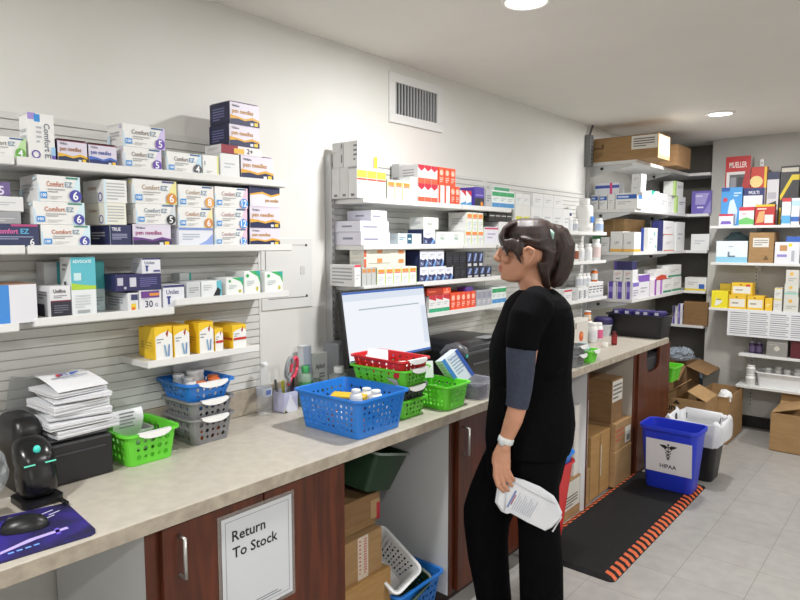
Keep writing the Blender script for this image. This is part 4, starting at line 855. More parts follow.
# ------------------------------------------------------------------ containers
def rr_pts(hx, hy, r, seg=4):
    P = []
    for sx, sy, a0 in ((1, 1, 0), (-1, 1, 90), (-1, -1, 180), (1, -1, 270)):
        for k in range(seg+1):
            a = R(a0+90*k/seg); P.append((sx*(hx-r)+r*math.cos(a), sy*(hy-r)+r*math.sin(a)))
    return P
def basket(loc, rot, w, d, h, mat, label, taper=.025, rows=4, cx=8, cy=6, r=.022, hs=.34, handle=None, group='perforated plastic baskets', name='plastic_basket', tiltm=None, rimw=.011, slot=False):
    t = empty(name, loc, label, 'basket', group, rot)
    if tiltm: t.rotation_euler = tiltm
    m = MB()
    def lev(z): k = taper*(1-z/h); return w/2-k, d/2-k
    v0, v1 = h*.12, h*.86
    # corners
    zs = [0, v0, v1, h]
    for sx, sy, a0 in ((1, 1, 0), (-1, 1, 90), (-1, -1, 180), (1, -1, 270)):
        rs = []
        for z in zs:
            hx, hy = lev(z)
            rs.append([(sx*(hx-r)+r*math.cos(R(a0+90*k/4)), sy*(hy-r)+r*math.sin(R(a0+90*k/4)), z) for k in range(5)])
        m.rings(rs, mat, cap=False, close=False)
    # sides
    for ax, sg, n in (('x', 1, cx), ('x', -1, cx), ('y', 1, cy), ('y', -1, cy)):
        def P(u, z):
            hx, hy = lev(z)
            return (u*(hx-r), sg*hy, z) if ax == 'x' else (sg*hx, u*(hy-r), z)
        for (a, b) in ((0, v0), (v1, h)):
            m.add([P(-1, a), P(1, a), P(1, b), P(-1, b)], [(0, 1, 2, 3)], mat)
        for i in range(n):
            for j in range(rows):
                u0, u1 = -1+2*i/n, -1+2*(i+1)/n; z0, z1 = v0+(v1-v0)*j/rows, v0+(v1-v0)*(j+1)/rows
                uc, zc = (u0+u1)/2, (z0+z1)/2
                big = hs*(1.0 if (i+j) % 2 == 0 else .72)
                out = [(u0, z0), (uc, z0), (u1, z0), (u1, zc), (u1, z1), (uc, z1), (u0, z1), (u0, zc)]
                hu = (u1-u0); hz = (z1-z0)
                real_u = hu*((w if ax == 'x' else d)/2-r)
                rad = big*min(real_u, hz)
                ins = []
                for q in range(8):
                    a = R(225+45*q)
                    ins.append((uc+rad*(.8 if slot else 1)*math.cos(a)*hu/real_u*(1), zc+rad*math.sin(a)*(1.3 if slot else 1)))
                m.add([P(*q) for q in out]+[P(*q) for q in ins], [(q, (q+1) % 8, 8+(q+1) % 8, 8+q) for q in range(8)], mat)
    hx, hy = lev(0)
    m.add([(x, y, 0) for x, y in rr_pts(hx, hy, r)], [tuple(range(20))], mat)
    o = m.build('basket_body', t)
    bm = bmesh.new(); bm.from_mesh(o.data); bmesh.ops.remove_doubles(bm, verts=bm.verts, dist=.0004); bmesh.ops.recalc_face_normals(bm, faces=bm.faces); bm.to_mesh(o.data); bm.free()
    md = o.modifiers.new('wall', 'SOLIDIFY'); md.thickness = .0022; md.offset = -1
    m = MB(); rs = []
    for off, z in ((.001, h-.001), (rimw, h+.001), (rimw+.001, h-.006), (rimw-.002, h-.0055), (.0015, h-.004)):
        rs.append([(x, y, z) for x, y in rr_pts(w/2+off, d/2+off, r+off)])
    rs.append(rs[0]); m.rings(rs, mat, cap=False); m.build('rim', t, smooth=True, angle=40)
    if handle:
        side, hm = handle
        L = (d if side in ('+x', '-x') else w)*.62
        m = MB()
        ang = {'+x': 0, '+y': 90, '-x': 180, '-y': 270}[side]
        off = (w if 'x' in side else d)/2
        T = Matrix.Rotation(R(ang), 4, 'Z')
        rs = []
        for k in range(9):
            u = -1+2*k/8; s_ = 1-abs(u)**3
            rs.append([(off+.002, u*L/2, h+.0035), (off+rimw+.004+.004*s_, u*L/2, h+.0035), (off+rimw+.006+.005*s_, u*L/2, h-.004-.012*s_), (off+rimw+.004+.004*s_, u*L/2, h-.004-.012*s_), (off+rimw+.003, u*L/2, h+.0015), (off+.002, u*L/2, h+.0015)])
        m.rings(rs, hm, T); m.build('handle', t)
    return t
def bottle(x, y, z, r, h, body, cap, label, lab=None, group='white pill bottles', rot=None, name='pill_bottle', capr=.72, neck=.8, cath=None, cat='bottle'):
    m = MB(); hb = h*neck
    m.lathe([(r*.9, 0), (r, r*.12), (r, hb*.9), (r*.86, hb), (r*capr*.92, hb+.002), (r*capr*.92, hb+.006)], body, n=18)
    o = m.build(name, loc=(x, y, z), smooth=True, angle=40)
    tag(o, label, cat, group)
    m = MB(); cr = r*capr
    m.lathe([(cr, hb+.0065), (cr*1.03, hb+.009), (cr*1.03, h-.003), (cr*.94, h), (.0005, h)], cap, n=18); m.build('cap', o, smooth=True, angle=40)
    if lab:
        m = MB(); m.lathe([(r+.0004, hb*.18), (r+.0004, hb*.78)], lab, n=18, cap=False)
        lb = m.build('label', o, smooth=True)
    if rot: o.rotation_euler = rot
    return o
WHITE = M('#e4e4e2', .35, name='white_plastic'); AMB = M('#c8641f', .25, name='amber_plastic')
PAPER = M('#dcdde0', .6, name='white_paper')
BLUE = M('#2a7ad2', .35, name='blue_plastic'); GREEN = M('#68d238', .35, name='lime_green_plastic'); RED = M('#c81f24', .35, name='red_plastic')
GREYT = M('#8d8d8f', .4, alpha=.82, name='smoky_grey_plastic'); DARKG = M('#4d5250', .4, name='dark_grey_plastic'); WHB = M('#d4d5d5', .4, name='white_basket_plastic'); FOREST = M('#1d3a22', .45, name='dark_green_plastic')
def ct(x, y): return onz(x, y, CT)
def sheet(name, pts, th, mat, label, cat, loc=(0, 0, 0), rot=(0, 0, 0), extra=None, group=None):
    m = MB(); m.prism(pts, 0, th, mat)
    o = m.build(name, loc=loc); o.rotation_euler = rot
    if label: tag(o, label, cat, group)
    return o

# --- big blue basket
basket((.452, 1.725, CT+.001), 0, .335, .275, .146, BLUE, 'large blue perforated basket of pill bottles at the counter front', taper=.02, rows=5, cx=11, cy=9, hs=.33)
zi = CT+.005
for (x, y, r, h, nm) in ((.50, 1.70, .024, .085, 'leaning rim of'), (.55, 1.755, .026, .08, 'front'), (.47, 1.79, .024, .07, 'back')):
    bottle(x, y, zi+.065, r, h, WHITE, WHITE, 'white capped pill bottle standing high in the blue basket, %s one' % nm.replace('leaning rim of', 'left'), M('#cfd6dd', .5), 'pill bottles in the blue basket')
for k, (x, y) in enumerate(((.40, 1.68), (.47, 1.655), (.55, 1.655), (.36, 1.76), (.40, 1.81), (.53, 1.82))):
    bottle(x, y, zi, .027, .07, WHITE if k % 2 else AMB, WHITE, 'pill bottle lying low in the blue basket, mostly hidden', None, 'hidden pill bottles in the blue basket')
sheet('paper_slip', [(-.035, -.012), (.035, -.012), (.035, .05), (-.035, .05)], .0006, PAPER, 'white paper slip sticking up at the left of the blue basket', 'paper', (.40, 1.607, 1.0), (R(88), 0, R(15)))
m = MB(); m.box(-.07, .07, -.025, .025, 0, .03, M('#d9b52e', .5), bev=.003); m.box(-.03, .06, -.0255, .0255, .008, .022, M('#3a5aa0', .5))
tag(m.build('carton', loc=(.43, 1.735, zi+.085)), 'yellow and blue packet lying on the bottles in the blue basket', 'box').rotation_euler = (R(8), 0, R(25))

# --- near green basket with curled receipt
basket((.15, 1.02, CT+.001), 0, .215, .175, .104, GREEN, 'lime green basket with white handle beside the black printer', taper=.012, rows=3, cx=6, cy=5, handle=('+x', WHITE))
m = MB(); rs = []
for k in range(11):
    a = k/10; rs.append([(.0+.06*math.sin(a*2.2), -.05, .005+a*.17-.04*a*a), (.0+.06*math.sin(a*2.2), .05, .005+a*.17-.04*a*a)])
m.rings(rs, PAPER, cap=False, close=False)
for k in range(5):
    zz = .055+k*.012; q = rs[5+k]
    m.box(q[0][0]+.0022, q[0][0]+.003, -.03, .02-.006*(k % 2), q[0][2]-.002, q[0][2]+.002, M('#7e8288', .6))
o = m.build('paper_leaflet', loc=(.11, .985, CT+.03)); tag(o, 'curled printed leaflet standing in the near lime green basket', 'paper')
basket((.10, 1.055, CT+.012), 0, .08, .06, .07, WHB, 'small white slotted basket inside the lime green basket', rows=2, cx=4, cy=3, taper=.004, r=.008, rimw=.004)

# --- nested grey and blue baskets
for k, (dz, mt, lb) in enumerate(((.001, GREYT, 'smoky grey basket with white handle, bottom of the nested three'), (.062, GREYT, 'smoky grey basket with white handle, middle of the nested three'), (.126, BLUE, 'blue basket full of pill bottles on top of the grey baskets'))):
    basket((.128, 1.265-.008*(k > 1), CT+dz), 0, .195+.01*(k > 1), .172+.014*(k > 1), .095, mt, lb, taper=.014+.014*(k > 1), rows=3, cx=7, cy=5, handle=('+x', WHITE), rimw=.009)
zi = CT+.145
PB = [(.175, 1.25, AMB, .019, .07), (.18, 1.30, AMB, .021, .075), (.15, 1.315, AMB, .02, .08), (.135, 1.225, WHITE, .021, .085), (.11, 1.26, WHITE, .024, .10), (.085, 1.215, WHITE, .02, .09), (.085, 1.295, WHITE, .022, .095), (.165, 1.215, WHITE, .02, .072)]
NM = ['front amber', 'right front amber', 'right back amber', 'front white', 'tall middle white', 'left back white', 'right back white', 'left front white']
for k, (x, y, mt, r, h) in enumerate(PB):
    bottle(x, y, zi, r, h, WHITE if mt is AMB else mt, M('#d2662a', .35, name='orange_cap') if mt is AMB else WHITE, '%s capped pill bottle in the raised blue basket' % NM[k], M('#c9ccd0', .5), 'pill bottles in the raised blue basket', capr=.95)
sheet('paper_leaflet', [(-.03, 0), (.03, 0), (.03, .1), (-.03, .1)], .0006, M('#c8cacb', .6), 'folded white leaflet standing at the back of the raised blue basket', 'paper', (.055, 1.25, zi+.02), (R(84), 0, R(90)))
bottle(.18, 1.3, CT+.004, .022, .04, AMB, M('#d2662a', .35, name='orange_cap'), 'amber bottle seen through the lowest grey basket, right one', None, 'amber bottles in the grey basket')
bottle(.18, 1.235, CT+.004, .022, .04, AMB, M('#d2662a', .35, name='orange_cap'), 'amber bottle seen through the lowest grey basket, left one', None, 'amber bottles in the grey basket')

# --- printer with papers
t = empty('label_printer', (.135, .79, CT+.0006), 'black label printer under a pile of white papers at the left', 'printer')
m = MB(); m.box(-.10, .105, -.105, .108, 0, .125, M('#19191c', .45, name='printer_black'), bev=.008); m.build('body', t)
m = MB(); m.box(-.1, .095, -.1, .1, .1255, .137, M('#232327', .4), bev=.006); m.build('lid', t)
m = MB(); rs = [[(-.01+x, -.112+y, z) for x, y in rr_pts(.085-k, .04-k*.4, .025-k*.2)] for z, k in ((.0, 0), (.17, .002), (.195, .012), (.207, .03))]; m.rings(rs, M('#141416', .35)); m.build('hood', t, smooth=True, angle=40)
m = MB(); m.box(.1055, .108, -.06, .085, .09, .094, M('#3d3d42', .4)); m.build('paper_slot', t)
zp = CT+.1395
PN = ['bottom one', 'second from bottom', 'third from bottom', 'fourth from bottom', 'third from top', 'second from top']
for k in range(6):
    th = (.022, .018, .02, .024, .014, .012)[k]; rz = (.1, .02, -.16, .12, -.05, .14)[k]
    m = MB()
    w, d = .19-.006*k, .165-.004*k
    for q in range(4):
        e = .0035*math.sin(k*3+q*2.1)
        m.box(-d/2+e, d/2+e, -w/2-e*.7, w/2-e*.7, th*q/4, th*(q+.8)/4, PAPER)
    o = m.build('paper_packet', loc=(.15+.006*math.sin(k*2), .818+.008*math.cos(k*3), zp)); o.rotation_euler = (0, R(3 if k > 2 else 1), rz)
    tag(o, 'stapled white paper packet in the pile on the black printer, %s' % PN[k], 'paper', 'white paper packets on the printer')
    zp += th+.0045
m = MB(); w, d = .155, .16
rs = []
for k in range(7):
    a = k/6; rs.append([(-d/2+d*a, -w/2, .028-.026*a*a), (-d/2+d*a, w/2, .022-.02*a*a), (-d/2+d*a, w/2, .0225-.02*a*a), (-d/2+d*a, -w/2, .0285-.026*a*a)])
m.rings(rs, PAPER)
T = Matrix.Translation((-.01, 0, .0255)) @ Matrix.Rotation(R(9.5), 4, 'Y') @ Matrix.Rotation(R(90), 4, 'Z')
m.add([(-.035, 0, 0), (-.015, .004, 0), (-.012, .016, 0), (-.03, .018, 0)], [(0, 1, 2, 3)], M('#b0343c', .6), T)
put_text(m, 'PS', T @ Matrix.Translation((-.02, 0, .0003)), .017, M('#2f4f9e', .6), .03, bold=True)
m.add([(.008, .002, 0), (.036, .012, 0), (.042, .02, 0), (.01, .015, 0)], [(0, 1, 2, 3)], M('#3a62b4', .6), T)
m.box(-.055, .055, -.012, -.008, 0, .0004, M('#7b8290', .6), T); m.box(-.03, .035, -.022, -.0205, 0, .0004, M('#a9adb5', .6), T)
o = m.build('printed_envelope', loc=(.145, .818, zp)); o.rotation_euler = (0, R(4), .1)
tag(o, 'white envelope with blue and red emblem on top of the paper pile', 'envelope')
# clear plastic sleeve behind papers
m = MB(); m.box(-.0008, .0008, -.07, .07, 0, .15, M('#c4c8ca', .25, alpha=.3), bev=0)
o = m.build('plastic_sleeve', loc=(.03, .735, CT+.14)); o.rotation_euler = (R(-12), R(-5), .05); tag(o, 'clear plastic sleeve leaning behind the paper pile', 'sleeve')

# --- desktop scanner / dispenser in front of printer
t = empty('desk_scanner', (.30, .655, CT+.003), 'black desk scanner with teal lights at the left front', 'scanner'); t.scale = (1, 1.05, .88)
m = MB(); m.prism(rr_pts(.055, .05, .02), 0, .018, BLACKP); m.box(.052, .10, .03, .04, .004, .012, BLACKP); m.build('base', t)
m = MB()
rs = []
for z, cx_, hx, hy in ((.018, 0, .03, .034), (.03, .002, .042, .042), (.06, .004, .046, .045), (.09, .0, .044, .045), (.11, -.004, .04, .042), (.122, -.008, .042, .044), (.14, -.012, .043, .045), (.165, -.022, .037, .042), (.185, -.034, .026, .034), (.196, -.045, .01, .016)):
    rs.append([(cx_+x, y, z) for x, y in rr_pts(hx, hy, min(hx, hy)*.7)])
m.rings(rs, M('#101012', .25, name='glossy_black')); m.build('housing', t, smooth=True, angle=50)
m = MB(); m.ball((.016, .0, .166), (.008, .009, .013), M('#46d6c4', .3)); m.build('teal_window', t, smooth=True)['label'] = 'teal oval window'
m = MB(); g = emit('#7cf0d0', 1.2, 'mint_led')
m.box(.034, .036, -.038, -.012, .124, .128, g); m.build('led_strip', t); m = MB(); m.box(.034, .036, .012, .038, .124, .128, g); m.build('led_strip', t)
# mouse pad
PADM = noise_mat('violet_pad_print', '#151233', '#3a2a9c', scale=(3, 2.2, 1), nscale=2.2, rough=.6, lo=.35, hi=.7, dist=1.)
m = MB(); P = [(.625, .655), (.618, .668), (.60, .676), (.39, .698), (.378, .69), (.31, .42), (.30, .2), (.60, .2), (.607, .46)]
m.prism(P, 0, .0035, PADM)
m.prism([(.57, .47), (.56, .47), (.535, .55), (.535, .635), (.548, .635), (.55, .56)], .0036, .0039, M('#b9a8e6', .6))
m.prism([(.525, .61), (.525, .62), (.56, .612), (.56, .602)], .0036, .0039, M('#6f5ad0', .6))
for q in ((.40, .655), (.418, .665), (.436, .645)): m.prism([(q[0], q[1]), (q[0]+.004, q[1]), (q[0]+.012, q[1]-.03), (q[0]+.008, q[1]-.03)], .0036, .0039, M('#c9c9dc', .6))
for k in range(4): m.prism([(.575, .49+.018*k), (.582, .49+.018*k), (.582, .502+.018*k), (.575, .502+.018*k)], .0036, .0039, M('#6fa0e6', .6))
tag(m.build('mouse_pad', loc=(0, 0, CT+.0005)), 'dark violet mouse pad with pale sword print at the counter corner', 'mouse pad')
m = MB(); rs = []
for k in range(9):
    a = math.pi*(k/8); f = max(.12, math.sin(a))
    rs.append([(-.052*math.cos(a), .032*f**.6*math.cos(math.pi*q/10), .034*f**.7*math.sin(math.pi*q/10)) for q in range(11)])
m.rings(rs, M('#0f0f11', .35))
t = m.build('computer_mouse', loc=(.465, .565, CT+.0045), smooth=True, angle=60); t.rotation_euler = (0, 0, R(70)); tag(t, 'black computer mouse on the violet pad', 'mouse')
m = MB(); m.lathe([(.006, -.003), (.008, -.0015), (.008, .0015), (.006, .003)], M('#2c2c30', .5), Matrix.Translation((-.03, 0, .027)) @ Matrix.Rotation(R(90), 4, 'X'), n=12); m.build('scroll_wheel', t)
# black cable tidy box and clear bags at the left edge
m = MB(); m.box(-.035, .035, -.05, .05, 0, .07, M('#141417', .4), bev=.01); m.box(-.03, .03, -.045, .045, .0702, .074, M('#26262a', .4))
tag(m.build('card_reader', loc=(.34, .49, CT+.0042)), 'black boxy device at the left edge of the mouse pad', 'device')
def crumple(name, loc, rx, ry, rz, mat, label, cat, seed, n=18, k=10, amp=.35):
    rnd = random.Random(seed); m = MB(); m.ball((0, 0, rz), (rx, ry, rz), mat, n=n, k=k)
    m.v = [Vector((v.x*(1+amp*(rnd.random()-.5)), v.y*(1+amp*(rnd.random()-.5)), v.z*(1+amp*.5*(rnd.random()-.5)) if v.z > rz*.15 else v.z)) for v in m.v]
    return tag(m.build(name, loc=loc), label, cat)
CLEAR = M('#c9d0d4', .15, alpha=.32, name='clear_plastic_film')
crumple('plastic_bag', (.185, .575, CT+.001), .05, .045, .075, CLEAR, 'crumpled clear plastic bag left of the black scanner', 'bag', 3)

# --- pens, bottle, small things against the wall
def clearbottle(x, y):
    m = MB(); cm = M('#e6ecf0', .05, alpha=.16, name='clear_bottle_plastic')
    m.lathe([(.028, 0), (.032, .006), (.032, .03), (.030, .034), (.032, .038), (.032, .075), (.0315, .08), (.0315, .115), (.032, .12), (.031, .14), (.022, .175), (.013, .19), (.0125, .2)], cm, n=24)
    o = m.build('water_bottle', loc=(x, y, CT+.0006), smooth=True); tag(o, 'clear ribbed water bottle with pale label beside the pen box', 'bottle')
    m = MB(); m.lathe([(.0135, .2005), (.0145, .202), (.0145, .214), (.013, .216), (.0005, .216)], M('#e4e7ea', .4), n=18); m.build('cap', o, smooth=True)
    m = MB(); m.lathe([(.0322, .081), (.0322, .114)], M('#c2cad8', .45, alpha=.8), n=24, cap=False); m.box(.0323, .033, -.014, .008, .088, .107, M('#5a6ca4', .5)); m.build('label', o)
clearbottle(.065, 1.61)
t = empty('pen_box', (.08, 1.708, CT+.0006), 'pale violet paper pen box against the wall holding scissors', 'pen holder')
m = MB(); pm = M('#c3c4e0', .4); w = .036; h = .085
for q in ((-w, w, -w, -w+.0015), (-w, w, w-.0015, w), (-w, -w+.0015, -w+.0016, w-.0016), (w-.0015, w, -w+.0016, w-.0016)): m.box(*q, 0, h, pm)
m.box(-w, w, -w, w, 0, .0015, pm)
m.add([(w+.0004, -w, 0), (w+.0004, -w*.1, h*.9), (w+.0004, w, 0)], [(0, 1, 2)], M('#e4e6f2', .35)); m.add([(w+.0004, -w, 0), (w+.0004, -w, h*.25), (w+.0004, -w*.5, 0)], [(0, 1, 2)], M('#d9d6a8', .4))
m.build('box_walls', t)
def scissors(x, y, z):
    t = empty('scissors', (x, y, z), 'scissors with pink and grey handles standing in the pen box', 'scissors')
    for s, c in ((-1, '#8f9397'), (1, '#d9435c')):
        m = MB(); P = [(0, s*.012+.018*math.cos(a)*.75, .115+.032*math.sin(a)) for a in [2*math.pi*k/16 for k in range(17)]]
        m.tube(P, .0055, M(c, .4), n=8); m.tube([(0, s*.006, .086), (0, -s*.002, .06)], .006, M(c, .4)); m.build('handle_loop', t, smooth=True)
        m = MB(); m.prism([(-.007, 0), (.007, 0), (.002, -.075), (-.001, -.075)], s*.0008-.0006, s*.0008+.0006, STEEL, Matrix(((0, 0, 1, 0), (1, 0, 0, 0), (0, 1, 0, .06), (0, 0, 0, 1))))
        m.build('blade', t)
    t.rotation_euler = (R(-8), R(6), R(10)); return t
scissors(.092, 1.70, CT+.03).scale = (1.35, 1.35, 1.35)
def pen_(x, y, z, c, c2, label, tilt, r=.0055, L=.14):
    m = MB(); m.lathe([(.001, 0), (r*.8, .008), (r, .012), (r, L*.7)], M(c, .4), n=10)
    o = m.build('marker_pen', loc=(x, y, z), smooth=True, angle=40); tag(o, label, 'pen', 'pens in the violet box'); o.rotation_euler = tilt
    m = MB(); m.lathe([(r*1.1, L*.7+.0005), (r*1.1, L), (r*.6, L+.003)], M(c2, .4), n=10); m.build('cap', o, smooth=True, angle=40)
pen_(.09, 1.731, CT+.004, '#3a3350', '#1c1c20', 'thick black marker standing at the right of the pen box', (0, R(4), 0), .009, .135)
pen_(.065, 1.722, CT+.004, '#c9cc3a', '#d5d93a', 'yellow-green highlighter standing in the pen box', (R(8), 0, 0), .006, .12)
pen_(.07, 1.685, CT+.004, '#6a6c70', '#55575a', 'grey pen standing at the left of the pen box', (R(6), R(-4), 0), .005, .13)
bottle(.085, 1.815, CT+.0006, .03, .175, M('#b7d6bd', .15, alpha=.5), M('#46a862', .4), 'clear green spray bottle with green top beside the pen box', M('#4c9a5c', .5, alpha=.8), 'bottles by the blue basket', name='spray_bottle', capr=.55)
bottle(.055, 1.90, CT+.0006, .022, .125, M('#a9c6b0', .2, alpha=.6), WHITE, 'small bottle with white cap and dark green label by the blue basket', M('#285a3c', .5), 'bottles by the blue basket', capr=.85)
bottle(.17, 1.935, CT+.0006, .045, .165, M('#c2cbc8', .1, alpha=.4), WHITE, 'wide clear jar with white cap left of the monitor', M('#a9b48f', .5, alpha=.7), 'bottles by the blue basket', capr=.5, name='clear_jar')
SH['ctw'] = (CT, .06, 'x')
cart('ctw', 304, 312, 346, ('#d5d9e0', [('r', 'F', 0, 0, 1, 1, '#c4cde0'), ('l', 'F', .2, .5, .8, .7, 3, '#7480a8')]+SIDE), 'tall pale blue carton against the wall behind the spray bottle', d=.04)
cart('ctw', 313, 328, 353, ('#d9dbd6', [('t', 'F', .2, .68, .1, 'Aplisol', '#3f4448', .6), ('l', 'F', .2, .4, .8, .6, 3, '#8f9498'), ('r', 'F', 0, 0, 1, .25, '#8a9a52')]+SIDE), 'white and green carton with dark print beside the clear jar', d=.04)
# grey equipment box behind monitor
m = MB(); m.box(-.05, .05, -.12, .12, 0, .255, M('#84868a', .45), bev=.006); m.box(.0502, .0508, .02, .08, .2, .21, M('#5a5c60', .5))
for k in range(5): m.box(.0502, .0508, -.09, -.02, .04+k*.012, .045+k*.012, M('#6a6c70', .5))
tag(m.build('desktop_computer', loc=(.08, 2.09, CT+.0006)), 'grey desktop computer standing behind the left side of the monitor', 'computer')

# --- monitor
a = onx(339.5, 291, .23); b = onx(424, 287, .23); zq = onx(349.4, 369, .28).z
t = empty('computer_monitor', (.27, (a.y+b.y)/2, CT+.0006), 'computer monitor with bright white document on screen, behind the baskets', 'monitor')
w = (b.y-a.y)/2; h = (a.z-zq)/math.cos(R(9)); zb0 = zq-CT
T = Matrix.Translation((.012, 0, zb0)) @ Matrix.Rotation(R(-9), 4, 'Y')
m = MB(); m.box(-.03, -.0005, -w, w, 0, h, M('#17181a', .4), T, bev=.004); m.build('bezel', t)
scr = emit('#f2f6fc', 1.3, 'screen_light'); sblue = emit('#5f86d6', 1.0, 'screen_blue'); sgrey = emit('#b4c4cc', 1.1, 'screen_grey'); spale = emit('#e6eefa', 1.2, 'screen_pale')
m = MB()
def sq(y0, y1, z0, z1, mt, e=.0004): m.add([(e, y0, z0), (e, y1, z0), (e, y1, z1), (e, y0, z1)], [(0, 1, 2, 3)], mt, T)
sq(-w+.01, w-.01, .014, h-.01, scr); sq(-w+.01, w-.01, h-.02, h-.0102, sblue, .0007); sq(-w+.01, w-.01, h-.05, h-.022, spale, .0007)
sq(-w+.1, w-.06, h-.092, h-.087, sgrey, .0007); sq(-w+.01, w-.01, .014, .024, sblue, .0007); sq(w-.05, w-.011, .05, h-.1, spale, .0007); sq(-w+.012, -w+.04, .014, .03, emit('#24408c', .6, 'screen_dark'), .0009)
m.build('screen', t)
m = MB(); m.tube([(-.06, 0, .012), (-.055, 0, .25)], .02, M('#1b1c1e', .4), n=12, flat=.6); m.build('stand', t)
m = MB(); m.prism([(x-.06, y) for x, y in rr_pts(.08, .11, .03)], 0, .01, M('#1b1c1e', .4)); m.build('foot', t)

# --- stacked baskets in front of monitor
zz = CT+.001
for k, (dz, mt, hh, lb, hd) in enumerate(((0, GREEN, .078, 'lime green basket at the bottom of the stack before the monitor', None), (.05, DARKG, .078, 'dark grey basket with white handle in the stack before the monitor', WHITE),
                                   (.13, GREEN, .07, 'lime green basket with white handle under the red basket', WHITE), (.168, RED, .07, 'red basket on top of the stack before the monitor', WHITE))):
    rz = (0, 0, .06, -.03)[k]
    basket((.43, 1.975, zz+dz), rz, .27+.014*(k > 1), .165+.012*(k > 1), hh, mt, lb, taper=.014, rows=3, cx=6, cy=5, handle=('+x', hd) if hd else None, rimw=.009, hs=.36)
o = sheet('paper_slip', [(-.04, 0), (.04, 0), (.045, .1), (-.035, .1)], .0007, M('#cdd0d2', .6), 'long white paper slip hanging over the stacked green basket', 'paper', (.50, 1.893, CT+.165), (R(-62), R(0), R(-8)))
sheet('paper_slip', [(-.045, 0), (.045, 0), (.04, .07), (-.045, .075)], .0007, PAPER, 'white paper slip rising from the red basket against the screen', 'paper', (.40, 1.93, CT+.2), (R(58), 0, R(35)))
for k in range(2):
    m = MB(); m.box(-.05, .05, -.04, .04, 0, .02, M('#dcd9d6', .6), bev=.002); m.box(-.0505, .0505, -.0405, -.02, .003, .017, M('#c04a50', .6))
    o = m.build('carton', loc=(.43+.05*k, 1.98+.02*k, CT+.165+.022*k)); o.rotation_euler = (0, 0, .2-.5*k); tag(o, 'small white and red packet lying in the red basket, %s' % ('lower', 'upper')[k], 'box', 'packets in the red basket')
# --- lime basket on the right of the stack
basket((.515, 2.20, CT+.001), .03, .215, .165, .105, GREEN, 'lime green basket at the counter front right of the stack', taper=.014, rows=4, cx=8, cy=6, handle=None)
mb = carton_mesh(.095, .075, .14, '#d3dbe6', [('r', 'F', 0, .0, .2, 1, '#3f7fc0'), ('l', 'F', .3, .3, .9, .8, 5, '#8fa4c0'), ('r', 'L', 0, 0, 1, .35, '#6fa0b4'), ('p', 'L', [(0, .35), (1, .35), (.4, 1), (0, 1)], '#c8d3bf'), ('l', 'L', .2, .5, .8, .9, 4, '#9aa79c'), ('r', 'F', .82, 0, 1, 1, '#3a5aa8'), ('r', 'R', 0, 0, 1, 1, '#4a3a6c'), ('t', 'F', .3, .84, .07, 'OneTouch', '#3a5aa8', .5)])
o = mb.build('carton', loc=(.54, 2.35, CT+.085)); o.rotation_euler = (Matrix.Rotation(R(-34), 3, FW) @ Matrix.Rotation(R(60), 3, 'Z')).to_euler(); tag(o, 'white and blue carton leaning tilted in the lime basket', 'box')
sheet('paper_slip', [(-.03, 0), (.03, 0), (.03, .075), (-.03, .075)], .0007, PAPER, 'white paper slip leaning at the back of the lime basket', 'paper', (.42, 2.24, CT+.10), (R(75), 0, R(50)))
# --- black printer with scanner
t = empty('laser_printer', (.215, 2.80, CT+.0006), 'black printer behind the tilted blue carton', 'printer')
PRB = M('#1a1b1e', .35, name='printer_shell')
m = MB(); m.box(-.19, .2, -.24, .2, 0, .165, PRB, bev=.012); m.build('body', t)
m = MB(); rs = []
for z, k in ((.166, 0), (.185, .004), (.2, .02), (.208, .05)): rs.append([(x, y, z) for x, y in rr_pts(.185-k, .21-k, .03)])
m.rings(rs, M('#222327', .3)); m.build('lid', t, smooth=True, angle=30)
m = MB(); m.box(.2005, .206, -.19, .15, .10, .108, M('#4a4b50', .3)); m.box(.2005, .204, -.19, .15, .03, .034, M('#2f3034', .3)); m.build('tray_slot', t)
m = MB(); m.box(.10, .17, -.02, .10, .2075, .211, M('#8b8d92', .3)); m.build('control_panel', t)
t = empty('barcode_scanner', (.40, 2.47, CT+.0006), 'dark grey barcode scanner with teal button in its stand', 'scanner')
m = MB(); m.prism(rr_pts(.05, .05, .02), 0, .012, BLACKP); m.tube([(0, 0, .012), (-.005, 0, .08), (.0, 0, .15)], [.016, .012, .02], BLACKP, n=12); m.build('stand', t, smooth=True, angle=40)
m = MB(); m.tube([(-.05, -.02, .165), (-.02, -.012, .19), (.02, .0, .2), (.05, .006, .185), (.062, .008, .17)], [.02, .03, .034, .03, .02], M('#47484c', .35), n=14, flat=.85); m.build('head', t, smooth=True, angle=50)
m = MB(); m.tube([(-.02, .0, .175), (-.04, .035, .13), (-.05, .05, .10)], [.018, .015, .014], BLACKP, n=12); m.build('grip', t, smooth=True, angle=50)
m = MB(); m.ball((.052, .035, .165), (.006, .011, .011), M('#35b8a8', .3)); m.build('button', t, smooth=True)['label'] = 'teal round button'
